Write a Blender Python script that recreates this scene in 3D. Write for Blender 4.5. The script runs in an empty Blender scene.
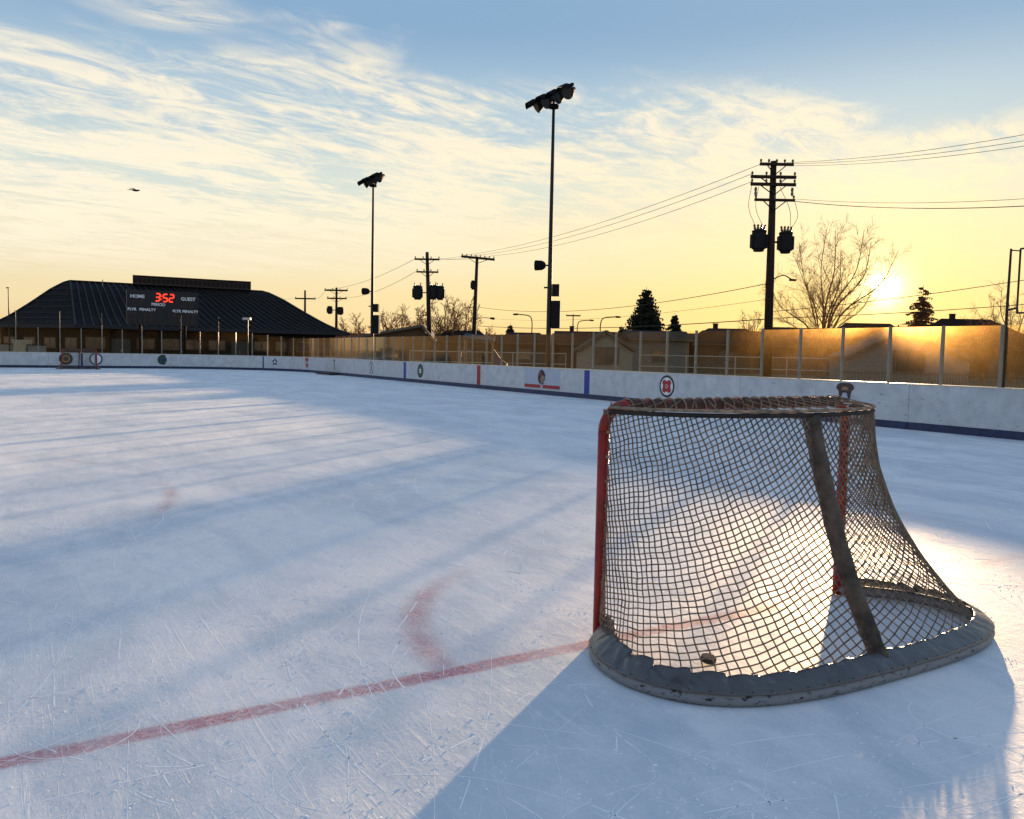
import bpy, math, random
from mathutils import Vector, Matrix, noise

S = bpy.context.scene
col = S.collection
rnd = random.Random(7)

# ------------------------------------------------------------------ camera
FPX, PITCH, ROLL, HCAM = 828.24, 0.0674, 0.0192, 1.482
Fv = Vector((0, math.cos(PITCH), -math.sin(PITCH)))
R0 = Vector((1, 0, 0)); U0 = R0.cross(Fv)
Rv = R0*math.cos(ROLL) + U0*math.sin(ROLL)
Uv = -R0*math.sin(ROLL) + U0*math.cos(ROLL)
CAM = Vector((0, 0, HCAM))
cd = bpy.data.cameras.new('camera'); cam = bpy.data.objects.new('camera', cd); col.objects.link(cam)
cd.sensor_width = 36; cd.lens = FPX/1024*36; cd.clip_end = 5000; cd.clip_start = 0.05
cam.matrix_world = Matrix(((Rv.x, Uv.x, -Fv.x, 0), (Rv.y, Uv.y, -Fv.y, 0), (Rv.z, Uv.z, -Fv.z, HCAM), (0, 0, 0, 1)))
S.camera = cam

# ------------------------------------------------------------------ sun, sky, exposure
def ray(x, y):
    return (Fv + Rv*((x-512)/FPX) - Uv*((y-409.5)/FPX)).normalized()
SUN = ray(882, 288)
SUN_EL = math.asin(SUN.z); SUN_AZ = math.atan2(SUN.x, SUN.y)
sl = bpy.data.lights.new('sun', 'SUN'); sl.energy = 5.0; sl.angle = math.radians(0.8); sl.color = (1.0, 0.70, 0.44)
so = bpy.data.objects.new('sun', sl); col.objects.link(so)
so.rotation_euler = SUN.to_track_quat('Z', 'Y').to_euler(); so.location = (20, 40, 30)
S.view_settings.view_transform = 'Standard'; S.view_settings.look = 'None'
S.view_settings.exposure = 2.0; S.view_settings.gamma = 1.0
try: S.view_settings.use_curve_mapping = False
except Exception: pass

W = bpy.data.worlds.new('World'); S.world = W; W.use_nodes = True
def build_world():
    nt = W.node_tree; n = nt.nodes; lk = nt.links; n.clear()
    def N(t, **k):
        a = n.new(t)
        for kk, vv in k.items(): setattr(a, kk, vv)
        return a
    def M(op, a, b=None, c=None, clamp=False):
        m = N('ShaderNodeMath', operation=op); m.use_clamp = clamp
        for i, q in enumerate((a, b, c)):
            if q is None: continue
            if isinstance(q, (int, float)): m.inputs[i].default_value = q
            else: lk.new(q, m.inputs[i])
        return m.outputs[0]
    def mix(f, a, b, blend='MIX'):
        m = N('ShaderNodeMix', data_type='RGBA', blend_type=blend)
        for s, q in ((0, f), (6, a), (7, b)):
            if isinstance(q, (int, float)): m.inputs[s].default_value = q
            elif isinstance(q, tuple): m.inputs[s].default_value = (*q, 1)
            else: lk.new(q, m.inputs[s])
        return m.outputs[2]
    tc = N('ShaderNodeTexCoord'); d = tc.outputs['Generated']
    sep = N('ShaderNodeSeparateXYZ'); lk.new(d, sep.inputs[0])
    x, y, z = sep.outputs
    sky = N('ShaderNodeTexSky', sky_type='NISHITA'); sky.sun_disc = False
    sky.sun_elevation = SUN_EL; sky.sun_rotation = SUN_AZ
    sky.air_density = 1.0; sky.dust_density = 1.2; sky.ozone_density = 2.5; sky.altitude = 200
    base = N('ShaderNodeVectorMath', operation='SCALE'); lk.new(sky.outputs[0], base.inputs[0]); base.inputs['Scale'].default_value = 0.1
    # evening colours by elevation: warm low air, pale band, blue above
    ramp = N('ShaderNodeValToRGB'); cr = ramp.color_ramp; cr.interpolation = 'EASE'
    stops = [(0.0, (1.04, 0.64, 0.25)), (0.05, (1.07, 0.84, 0.44)), (0.12, (1.03, 0.92, 0.65)), (0.19, (0.76, 0.84, 0.76)),
             (0.26, (0.50, 0.66, 0.76)), (0.36, (0.27, 0.45, 0.66)), (0.65, (0.245, 0.375, 0.585)), (1.0, (0.24, 0.36, 0.565))]
    while len(cr.elements) < len(stops): cr.elements.new(0.5)
    for e, (p, c) in zip(cr.elements, stops): e.position = p; e.color = (*c, 1)
    lk.new(M('MAXIMUM', z, 0.0), ramp.inputs[0])
    # the same ramp is cooler away from the sun
    dot = N('ShaderNodeVectorMath', operation='DOT_PRODUCT'); lk.new(d, dot.inputs[0]); dot.inputs[1].default_value = SUN
    sd = dot.outputs['Value']
    away = M('MULTIPLY_ADD', sd, -0.5, 0.5, clamp=True)
    cool = mix(M('MULTIPLY', away, 0.55, clamp=True), ramp.outputs[0], (0.40, 0.50, 0.68))
    colr = mix(0.12, cool, base.outputs[0])
    # high thin cloud on a plane above
    den = M('ADD', M('MAXIMUM', z, 0.0), 0.035)
    px = M('DIVIDE', x, den); py = M('DIVIDE', y, den)
    cmb = N('ShaderNodeCombineXYZ'); lk.new(px, cmb.inputs[0]); lk.new(py, cmb.inputs[1])
    def noise_tex(rot, sx, sy, scale, det, rough, dist, off=0.0):
        m0 = N('ShaderNodeMapping'); m0.inputs['Rotation'].default_value = (0, 0, math.radians(rot)); lk.new(cmb.outputs[0], m0.inputs[0])
        mp = N('ShaderNodeMapping'); mp.inputs['Scale'].default_value = (sx, sy, 1)
        mp.inputs['Location'].default_value = (off, off*0.7, off)
        lk.new(m0.outputs[0], mp.inputs[0])
        t = N('ShaderNodeTexNoise'); t.inputs['Scale'].default_value = scale; t.inputs['Detail'].default_value = det
        t.inputs['Roughness'].default_value = rough; t.inputs['Distortion'].default_value = dist
        lk.new(mp.outputs[0], t.inputs['Vector']); return t.outputs[0]
    big = noise_tex(20, 1, 1, 0.8, 4, 0.55, 0.6, 3.1)
    fib = noise_tex(-50, 0.42, 1.0, 1.7, 10, 0.64, 0.8, 1.7)
    fine = noise_tex(-42, 0.5, 1.0, 6.0, 8, 0.68, 1.4, 5.0)
    # cloud front: starts about 2.6 cloud heights out along +y and fades far off
    edge = M('ADD', M('ADD', py, M('MULTIPLY', big, 2.6)), M('MULTIPLY', px, -0.25))
    m1 = N('ShaderNodeMapRange', interpolation_type='SMOOTHSTEP'); lk.new(edge, m1.inputs[0]); m1.inputs[1].default_value = 3.75; m1.inputs[2].default_value = 4.25
    m2 = N('ShaderNodeMapRange', interpolation_type='SMOOTHSTEP'); lk.new(M('ADD', py, M('MULTIPLY', big, 3.0)), m2.inputs[0]); m2.inputs[1].default_value = 10.5; m2.inputs[2].default_value = 6.0
    shape = M('ADD', M('MULTIPLY', fib, 0.58), M('MULTIPLY', fine, 0.42))
    m3 = N('ShaderNodeMapRange', interpolation_type='SMOOTHSTEP'); lk.new(shape, m3.inputs[0]); m3.inputs[1].default_value = 0.405; m3.inputs[2].default_value = 0.565
    cl = M('MULTIPLY', M('MULTIPLY', m1.outputs[0], m2.outputs[0]), M('MULTIPLY_ADD', m3.outputs[0], 0.92, 0.04))
    # warm white toward the sun, greyer away
    cw = mix(M('MULTIPLY', away, 1.2, clamp=True), (1.08, 0.94, 0.68), (1.02, 0.95, 0.84))
    colr = mix(M('MULTIPLY', cl, 0.85), colr, cw)
    # aureole and the sun itself
    ang = M('ARCCOSINE', M('MINIMUM', sd, 1.0))
    def glow(width, amp, c):
        g = M('MULTIPLY', M('EXPONENT', M('MULTIPLY', ang, -1.0/width)), amp)
        v = N('ShaderNodeVectorMath', operation='SCALE'); v.inputs[0].default_value = c; lk.new(g, v.inputs['Scale']); return v.outputs[0]
    def add(a, b):
        v = N('ShaderNodeVectorMath', operation='ADD'); lk.new(a, v.inputs[0]); lk.new(b, v.inputs[1]); return v.outputs[0]
    prox = M('POWER', M('MAXIMUM', sd, 0.0), 9.0)
    low = N('ShaderNodeMapRange', interpolation_type='SMOOTHSTEP'); lk.new(z, low.inputs[0]); low.inputs[1].default_value = 0.30; low.inputs[2].default_value = 0.0
    colr = mix(M('MULTIPLY', M('MULTIPLY', prox, low.outputs[0]), 0.68), colr, (1.08, 0.74, 0.22))
    colr = add(colr, glow(0.12, 0.30, (1.0, 0.60, 0.04)))
    colr = add(colr, glow(0.0095, 9.0, (1.0, 0.86, 0.40)))
    bg = N('ShaderNodeBackground'); lk.new(colr, bg.inputs[0]); bg.inputs[1].default_value = 0.255
    out = N('ShaderNodeOutputWorld'); lk.new(bg.outputs[0], out.inputs[0])
build_world()

# ------------------------------------------------------------------ rink frame
TH = 0.5429
V = Vector((math.cos(TH), math.sin(TH), 0)); Ud = Vector((-math.sin(TH), math.cos(TH), 0))
G = Vector((1.2784, 4.6863, 0))                   # centre of the near goal line
LC, HW, BLU, BH = 26.96, 13.12, 7.61, 1.0
U_END, U_NEAR, RC = 2*LC+3.6, -3.7, 8.5
def rk(u, v, z=0.0): return G + Ud*u + V*v + Vector((0, 0, z))
def at(x, y, D):
    r = ray(x, y); return CAM + r*(D/r.y)
def onv(x, y, off):
    r = ray(x, y); return CAM + r*(((G-CAM).dot(V)+off)/r.dot(V))

# ------------------------------------------------------------------ materials
MATS = {}
def mat(name, c, rough=0.6, metal=0.0, var=0.18, scale=6.0, bump=0.0, bscale=40.0, spec=0.4, c2=None, stretch=(1, 1, 1), emit=None, detail=6):
    if name in MATS: return MATS[name]
    m = bpy.data.materials.new(name); m.use_nodes = True; nt = m.node_tree; b = nt.nodes['Principled BSDF']
    b.inputs['Roughness'].default_value = rough; b.inputs['Metallic'].default_value = metal
    b.inputs['Specular IOR Level'].default_value = spec
    tc = nt.nodes.new('ShaderNodeTexCoord'); mp = nt.nodes.new('ShaderNodeMapping'); mp.inputs['Scale'].default_value = stretch
    nt.links.new(tc.outputs['Object'], mp.inputs[0])
    t = nt.nodes.new('ShaderNodeTexNoise'); t.inputs['Scale'].default_value = scale; t.inputs['Detail'].default_value = detail; t.inputs['Roughness'].default_value = 0.62
    nt.links.new(mp.outputs[0], t.inputs['Vector'])
    r = nt.nodes.new('ShaderNodeValToRGB'); r.color_ramp.elements[0].position = 0.3; r.color_ramp.elements[1].position = 0.7
    a = tuple(max(0, q*(1-var)) for q in c); bb = c2 or tuple(min(1, q*(1+var)) for q in c)
    r.color_ramp.elements[0].color = (*a, 1); r.color_ramp.elements[1].color = (*bb, 1)
    nt.links.new(t.outputs[0], r.inputs[0]); nt.links.new(r.outputs[0], b.inputs['Base Color'])
    if emit:
        b.inputs['Emission Color'].default_value = (*emit[0], 1); b.inputs['Emission Strength'].default_value = emit[1]
    if bump:
        t2 = nt.nodes.new('ShaderNodeTexNoise'); t2.inputs['Scale'].default_value = bscale; t2.inputs['Detail'].default_value = 5
        nt.links.new(mp.outputs[0], t2.inputs['Vector'])
        bp = nt.nodes.new('ShaderNodeBump'); bp.inputs['Strength'].default_value = bump; bp.inputs['Distance'].default_value = 0.02
        nt.links.new(t2.outputs[0], bp.inputs['Height']); nt.links.new(bp.outputs[0], b.inputs['Normal'])
    MATS[name] = m; return m

def ice_mat():
    m = bpy.data.materials.new('ice'); m.use_nodes = True; nt = m.node_tree; n = nt.nodes; lk = nt.links
    b = n['Principled BSDF']
    def M(op, a, bb=None, c=None, clamp=False):
        q = n.new('ShaderNodeMath'); q.operation = op; q.use_clamp = clamp
        for i, s in enumerate((a, bb, c)):
            if s is None: continue
            if isinstance(s, (int, float)): q.inputs[i].default_value = s
            else: lk.new(s, q.inputs[i])
        return q.outputs[0]
    tc = n.new('ShaderNodeTexCoord'); ob = tc.outputs['Object']
    def nz(scale, det=6, rough=0.6, st=(1, 1, 1), dist=0.0, rot=0.0):
        mp = n.new('ShaderNodeMapping'); mp.inputs['Scale'].default_value = st; mp.inputs['Rotation'].default_value = (0, 0, rot)
        lk.new(ob, mp.inputs[0])
        t = n.new('ShaderNodeTexNoise'); t.inputs['Scale'].default_value = scale; t.inputs['Detail'].default_value = det
        t.inputs['Roughness'].default_value = rough; t.inputs['Distortion'].default_value = dist
        lk.new(mp.outputs[0], t.inputs['Vector']); return t.outputs[0]
    def mr(v, a, c, lo=0.0, hi=1.0):
        q = n.new('ShaderNodeMapRange'); q.interpolation_type = 'SMOOTHSTEP'; lk.new(v, q.inputs[0])
        q.inputs[1].default_value = a; q.inputs[2].default_value = c; q.inputs[3].default_value = lo; q.inputs[4].default_value = hi; return q.outputs[0]
    def mix(f, a, c):
        q = n.new('ShaderNodeMix'); q.data_type = 'RGBA'
        for s, v in ((0, f), (6, a), (7, c)):
            if isinstance(v, tuple): q.inputs[s].default_value = (*v, 1)
            elif isinstance(v, (int, float)): q.inputs[s].default_value = v
            else: lk.new(v, q.inputs[s])
        return q.outputs[2]
    frost = nz(0.55, 9, 0.66, (1.6, 0.8, 1), 0.6, 0.35)
    frost2 = nz(5.0, 8, 0.7, (1, 0.5, 1), 0.4, 0.2)
    grain = nz(60, 4, 0.7)
    f = M('ADD', M('MULTIPLY', frost, 0.6), M('ADD', M('MULTIPLY', frost2, 0.28), M('MULTIPLY', grain, 0.12)))
    fm = mr(f, 0.38, 0.60)
    c = mix(fm, (0.60, 0.66, 0.72), (0.86, 0.865, 0.87))
    speck = mr(nz(150, 2, 0.5), 0.66, 0.74)
    speck2 = mr(nz(55, 3, 0.6, (1, 0.4, 1)), 0.62, 0.72)
    c = mix(M('MULTIPLY', M('MAXIMUM', speck, M('MULTIPLY', speck2, 0.6)), mr(nz(0.8, 5), 0.40, 0.65, 0.1, 0.8)), c, (0.95, 0.95, 0.95))
    # streaks left by skates, long thin marks in two directions
    st1 = mr(nz(3.0, 5, 0.6, (9, 0.35, 1), 0.3, 0.55), 0.60, 0.70)
    st2 = mr(nz(3.0, 5, 0.6, (0.4, 10, 1), 0.4, 0.25), 0.60, 0.72)
    c = mix(M('MULTIPLY', M('MAXIMUM', st1, st2), 0.35), c, (0.90, 0.91, 0.92))
    cuts = None
    for k, (ro, sc) in enumerate(((0.2, 5), (0.9, 4), (1.5, 6), (2.2, 5), (2.8, 4))):
        q = M('MULTIPLY', mr(nz(sc, 3, 0.55, (22, 0.5, 1), 0.8, ro), 0.64, 0.71), mr(nz(1.1+0.2*k, 3, 0.5, (1, 1, 1), 0, ro+1), 0.42, 0.60))
        cuts = q if cuts is None else M('MAXIMUM', cuts, q)
    c = mix(M('MULTIPLY', cuts, 0.38), c, (0.95, 0.955, 0.96))
    # painted red lines under worn ice: goal line, crease, end-zone circles
    sep = n.new('ShaderNodeSeparateXYZ'); lk.new(ob, sep.inputs[0]); x, y, _ = sep.outputs
    wob = M('MULTIPLY_ADD', nz(2.2, 3), 0.05, -0.025)
    wear = mr(nz(1.3, 6, 0.6), 0.36, 0.60, 0.55, 1.0)
    grainy = mr(nz(45, 5, 0.75), 0.30, 0.62, 0.40, 1.0)
    def line(dist, half, soft):
        return mr(M('ABSOLUTE', M('ADD', dist, wob)), half+soft, half-soft*0.6)
    def rad(cx, cy):
        dx = M('SUBTRACT', x, cx); dy = M('SUBTRACT', y, cy)
        return M('SQRT', M('ADD', M('MULTIPLY', dx, dx), M('MULTIPLY', dy, dy)))
    posy = mr(y, -0.02, 0.02)
    gl = M('MULTIPLY', line(y, 0.048, 0.030), 1.0)
    crease = M('MULTIPLY', M('MULTIPLY', line(M('SUBTRACT', rad(0, 0), 1.80), 0.05, 0.09), posy), M('MULTIPLY', mr(x, -1.35, -0.7, 1.0, 0.12), mr(nz(0.9, 4), 0.30, 0.55, 0.20, 0.75)))
    circ = M('MULTIPLY', line(M('SUBTRACT', rad(-6.7, 6.1), 4.57), 0.03, 0.10), mr(nz(0.45, 4, 0.6), 0.46, 0.66, 0.0, 0.8))
    circ2 = M('MULTIPLY', line(M('SUBTRACT', rad(6.7, 6.1), 4.57), 0.03, 0.10), mr(nz(0.5, 4, 0.6), 0.48, 0.66, 0.0, 0.6))
    fade = mr(x, 0.6, 2.2, 1.0, 0.22)
    red = M('MULTIPLY', M('MULTIPLY', fade, M('MAXIMUM', M('MAXIMUM', gl, crease), M('MAXIMUM', circ, circ2))), M('MULTIPLY', wear, grainy))
    halo = M('MULTIPLY', line(y, 0.03, 0.10), 0.22)
    c = mix(M('MAXIMUM', M('MULTIPLY', red, 0.80), M('MULTIPLY', halo, wear)), c, (0.42, 0.06, 0.095))
    lk.new(c, b.inputs['Base Color'])
    lk.new(mr(f, 0.36, 0.62, 0.48, 0.72), b.inputs['Roughness'])
    b.inputs['IOR'].default_value = 1.31; b.inputs['Specular IOR Level'].default_value = 0.07
    hgt = M('ADD', M('MULTIPLY', nz(14, 6, 0.65, (1, 0.6, 1)), 0.7), M('ADD', M('MULTIPLY', grain, 0.25), M('ADD', M('MULTIPLY', M('MAXIMUM', st1, st2), 0.12), M('ADD', M('MULTIPLY', speck2, 0.5), M('MULTIPLY', cuts, 0.25)))))
    bp = n.new('ShaderNodeBump'); bp.inputs['Strength'].default_value = 0.35; bp.inputs['Distance'].default_value = 0.012
    lk.new(hgt, bp.inputs['Height']); lk.new(bp.outputs[0], b.inputs['Normal'])
    return m

def glass_mat():
    m = bpy.data.materials.new('acrylic_glass'); m.use_nodes = True; nt = m.node_tree; n = nt.nodes; lk = nt.links; n.clear()
    tc = n.new('ShaderNodeTexCoord'); t = n.new('ShaderNodeTexNoise'); t.inputs['Scale'].default_value = 5; t.inputs['Detail'].default_value = 9; t.inputs['Roughness'].default_value = 0.7
    lk.new(tc.outputs['Object'], t.inputs['Vector'])
    r = n.new('ShaderNodeMapRange'); lk.new(t.outputs[0], r.inputs[0]); r.inputs[1].default_value = 0.35; r.inputs[2].default_value = 0.75; r.inputs[3].default_value = 0.007; r.inputs[4].default_value = 0.012
    tr = n.new('ShaderNodeBsdfTransparent'); tr.inputs[0].default_value = (0.96, 0.93, 0.84, 1)
    rf = n.new('ShaderNodeBsdfRefraction'); rf.inputs['Color'].default_value = (1.0, 0.60, 0.20, 1); rf.inputs['Roughness'].default_value = 0.72; rf.inputs['IOR'].default_value = 1.05
    gl = n.new('ShaderNodeBsdfGlossy'); gl.inputs['Roughness'].default_value = 0.06; gl.inputs['Color'].default_value = (1, 1, 1, 1)
    tl = n.new('ShaderNodeBsdfTranslucent'); tl.inputs[0].default_value = (0.9, 0.62, 0.28, 1)
    m0 = n.new('ShaderNodeMixShader'); m0.inputs[0].default_value = 0.002; lk.new(tr.outputs[0], m0.inputs[1]); lk.new(tl.outputs[0], m0.inputs[2])
    m1 = n.new('ShaderNodeMixShader'); lk.new(r.outputs[0], m1.inputs[0]); lk.new(m0.outputs[0], m1.inputs[1]); lk.new(rf.outputs[0], m1.inputs[2])
    fr = n.new('ShaderNodeFresnel'); fr.inputs[0].default_value = 1.08
    m2 = n.new('ShaderNodeMixShader'); fm = n.new('ShaderNodeMath'); fm.operation = 'MULTIPLY'; fm.inputs[1].default_value = 0.30; lk.new(fr.outputs[0], fm.inputs[0]); lk.new(fm.outputs[0], m2.inputs[0]); lk.new(m1.outputs[0], m2.inputs[1]); lk.new(gl.outputs[0], m2.inputs[2])
    o = n.new('ShaderNodeOutputMaterial'); lk.new(m2.outputs[0], o.inputs[0]); return m

def frost_mat(name='frost_mark', lo=0.15, hi=0.95):
    """packed snow: scatters light forward as well as back"""
    m = bpy.data.materials.new(name); m.use_nodes = True; nt = m.node_tree; n = nt.nodes; lk = nt.links; n.clear()
    df = n.new('ShaderNodeBsdfDiffuse'); df.inputs[0].default_value = (0.98, 0.985, 0.99, 1)
    tl = n.new('ShaderNodeBsdfTranslucent'); tl.inputs[0].default_value = (0.95, 0.96, 0.97, 1)
    mx = n.new('ShaderNodeMixShader'); mx.inputs[0].default_value = 0.0; lk.new(df.outputs[0], mx.inputs[1]); lk.new(tl.outputs[0], mx.inputs[2])
    tc = n.new('ShaderNodeTexCoord'); t = n.new('ShaderNodeTexNoise'); t.inputs['Scale'].default_value = 9; t.inputs['Detail'].default_value = 5
    lk.new(tc.outputs['Object'], t.inputs['Vector'])
    r = n.new('ShaderNodeMapRange'); lk.new(t.outputs[0], r.inputs[0]); r.inputs[1].default_value = 0.35; r.inputs[2].default_value = 0.65; r.inputs[3].default_value = lo; r.inputs[4].default_value = hi
    tr = n.new('ShaderNodeBsdfTransparent'); m2 = n.new('ShaderNodeMixShader'); lk.new(r.outputs[0], m2.inputs[0]); lk.new(tr.outputs[0], m2.inputs[1]); lk.new(mx.outputs[0], m2.inputs[2])
    o = n.new('ShaderNodeOutputMaterial'); lk.new(m2.outputs[0], o.inputs[0]); return m

def cord_mat(name, c, tw):
    m = bpy.data.materials.new(name); m.use_nodes = True; nt = m.node_tree; n = nt.nodes; lk = nt.links; n.clear()
    tc = n.new('ShaderNodeTexCoord'); t = n.new('ShaderNodeTexNoise'); t.inputs['Scale'].default_value = 22; t.inputs['Detail'].default_value = 5; lk.new(tc.outputs['Object'], t.inputs['Vector'])
    rp = n.new('ShaderNodeValToRGB'); rp.color_ramp.elements[0].position = 0.3; rp.color_ramp.elements[1].position = 0.7
    rp.color_ramp.elements[0].color = (*[q*0.6 for q in c], 1); rp.color_ramp.elements[1].color = (*[q*1.4 for q in c], 1); lk.new(t.outputs[0], rp.inputs[0])
    df = n.new('ShaderNodeBsdfDiffuse'); tl = n.new('ShaderNodeBsdfTranslucent'); lk.new(rp.outputs[0], df.inputs[0]); lk.new(rp.outputs[0], tl.inputs[0])
    mx = n.new('ShaderNodeMixShader'); mx.inputs[0].default_value = tw; lk.new(df.outputs[0], mx.inputs[1]); lk.new(tl.outputs[0], mx.inputs[2])
    o = n.new('ShaderNodeOutputMaterial'); lk.new(mx.outputs[0], o.inputs[0]); return m
MI = ice_mat(); MG = glass_mat(); MF = frost_mat('frost_mark', 1.0, 1.0)
M_board = mat('white_board', (0.52, 0.55, 0.59), 0.42, var=0.16, scale=3.0, c2=(0.60, 0.62, 0.65), bump=0.04, bscale=8, detail=10)
def scuff(m, amount, sc, dark, lo=0.66, hi=0.72, st=(1, 1, 3)):
    nt = m.node_tree; b = nt.nodes['Principled BSDF']; src = b.inputs['Base Color'].links[0].from_socket
    tc = nt.nodes.new('ShaderNodeTexCoord'); mp = nt.nodes.new('ShaderNodeMapping'); mp.inputs['Scale'].default_value = st; nt.links.new(tc.outputs['Object'], mp.inputs[0])
    t = nt.nodes.new('ShaderNodeTexNoise'); t.inputs['Scale'].default_value = sc; t.inputs['Detail'].default_value = 4; nt.links.new(mp.outputs[0], t.inputs['Vector'])
    r = nt.nodes.new('ShaderNodeMapRange'); nt.links.new(t.outputs[0], r.inputs[0]); r.inputs[1].default_value = lo; r.inputs[2].default_value = hi; r.inputs[4].default_value = amount
    mx = nt.nodes.new('ShaderNodeMix'); mx.data_type = 'RGBA'; nt.links.new(r.outputs[0], mx.inputs[0]); nt.links.new(src, mx.inputs[6]); mx.inputs[7].default_value = (*dark, 1)
    nt.links.new(mx.outputs[2], b.inputs['Base Color'])
scuff(M_board, 0.6, 6.0, (0.10, 0.10, 0.11)); scuff(M_board, 0.35, 2.0, (0.30, 0.29, 0.28), 0.55, 0.75, (1, 1, 1.5))
M_kick = mat('blue_kick', (0.016, 0.030, 0.085), 0.5, var=0.3, scale=5)
M_blue = mat('blue_stripe', (0.02, 0.04, 0.30), 0.5)
M_redst = mat('red_stripe', (0.30, 0.02, 0.02), 0.5)
M_alu = mat('aluminium', (0.26, 0.23, 0.20), 0.55, metal=0.3, var=0.15)
M_cap = mat('cap_rail', (0.60, 0.55, 0.46), 0.5, var=0.15)
M_red = mat('red_paint', (0.26, 0.014, 0.009), 0.38, var=0.35, scale=9, bump=0.08, bscale=60)
M_cord = cord_mat('net_cord', (0.26, 0.215, 0.17), 0.40)
M_lace = cord_mat('lacing', (0.38, 0.31, 0.24), 0.35)
M_vinyl = mat('grey_vinyl', (0.085, 0.085, 0.090), 0.36, var=0.16, scale=5, c2=(0.112, 0.108, 0.11), bump=0.35, bscale=11, spec=0.55)
M_rim = mat('scuffed_rim', (0.16, 0.16, 0.17), 0.6, var=0.88, scale=26, c2=(0.21, 0.21, 0.22), stretch=(1, 1, 2.5), bump=0.1)
for e_, p_ in zip(M_rim.node_tree.nodes['Color Ramp'].color_ramp.elements, (0.36, 0.43)): e_.position = p_
M_pad = mat('canvas_pad', (0.065, 0.050, 0.042), 0.85, var=0.6, scale=9, c2=(0.15, 0.115, 0.09), bump=0.3, bscale=30)
M_barshade = mat('crossbar_shade_brown', (0.075, 0.040, 0.030), 0.8, var=0.4, scale=14)  # brown of the red crossbar's shaded side, put into the colour
M_padd = mat('dark_canvas', (0.030, 0.024, 0.022), 0.85, var=0.5, scale=10, bump=0.3)
scuff(M_vinyl, 0.5, 18.0, (0.17, 0.17, 0.175), 0.60, 0.70, (1, 1, 1)); scuff(M_vinyl, 0.6, 8.0, (0.04, 0.035, 0.03), 0.60, 0.75, (1, 1, 1))
M_black = mat('black_rubber', (0.012, 0.012, 0.013), 0.6, var=0.4)
M_dark = mat('dark_metal', (0.008, 0.008, 0.009), 0.8, var=0.3, spec=0.1)
M_pole = mat('galvanised_pole', (0.022, 0.019, 0.018), 0.6, var=0.3, spec=0.3, stretch=(1, 1, 0.2))
M_wood = mat('pole_wood', (0.028, 0.015, 0.009), 0.9, var=0.4, scale=8, stretch=(6, 6, 0.4), bump=0.3, bscale=20)
M_tank = mat('grey_tank', (0.022, 0.022, 0.024), 0.8, var=0.2, spec=0.1)
M_porc = mat('porcelain', (0.16, 0.10, 0.07), 0.3)
M_wire = mat('wire', (0.035, 0.028, 0.024), 0.7)
M_bark = mat('bark', (0.085, 0.048, 0.026), 0.9, var=0.35, scale=3)
M_bark2 = mat('bark_sunset_glow', (0.25, 0.125, 0.05), 0.9, var=0.35, scale=3)  # low-sun glow on the brown twigs put into the bark colour
M_need = mat('needles', (0.018, 0.026, 0.014), 0.8, var=0.5, scale=4)
M_need2 = mat('needles_brown', (0.20, 0.10, 0.04), 0.8, var=0.5, scale=4)
M_grass = mat('winter_grass', (0.085, 0.070, 0.030), 0.95, var=0.45, scale=1.2, c2=(0.15, 0.125, 0.055), bump=0.5, bscale=30, detail=10)
M_conc = mat('concrete_apron', (0.26, 0.24, 0.22), 0.9, var=0.2, scale=2, bump=0.2)
M_asph = mat('asphalt', (0.055, 0.052, 0.05), 0.9, var=0.2, scale=2)
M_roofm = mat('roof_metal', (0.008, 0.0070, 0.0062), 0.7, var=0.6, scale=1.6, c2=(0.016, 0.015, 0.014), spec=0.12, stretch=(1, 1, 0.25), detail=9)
M_seam = mat('seam_metal', (0.026, 0.027, 0.031), 0.55, var=0.3, spec=0.25)
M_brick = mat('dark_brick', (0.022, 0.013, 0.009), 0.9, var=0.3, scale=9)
M_glassd = mat('window_glass', (0.03, 0.03, 0.035), 0.08, var=0.2, spec=0.8)
M_trim = mat('pale_trim', (0.50, 0.47, 0.42), 0.6, var=0.15)
M_white = mat('white_print', (0.78, 0.78, 0.78), 0.6, var=0.06)
M_led = mat('red_led', (0.6, 0.02, 0.01), 0.5, var=0.05, emit=((1.0, 0.05, 0.02), 0.45))
M_score = mat('scoreboard_black', (0.008, 0.008, 0.010), 0.55, var=0.3)
M_segoff = mat('unlit_led', (0.03, 0.015, 0.012), 0.5)
M_lens = mat('lamp_lens', (0.015, 0.015, 0.017), 0.35, spec=0.3)

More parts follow.
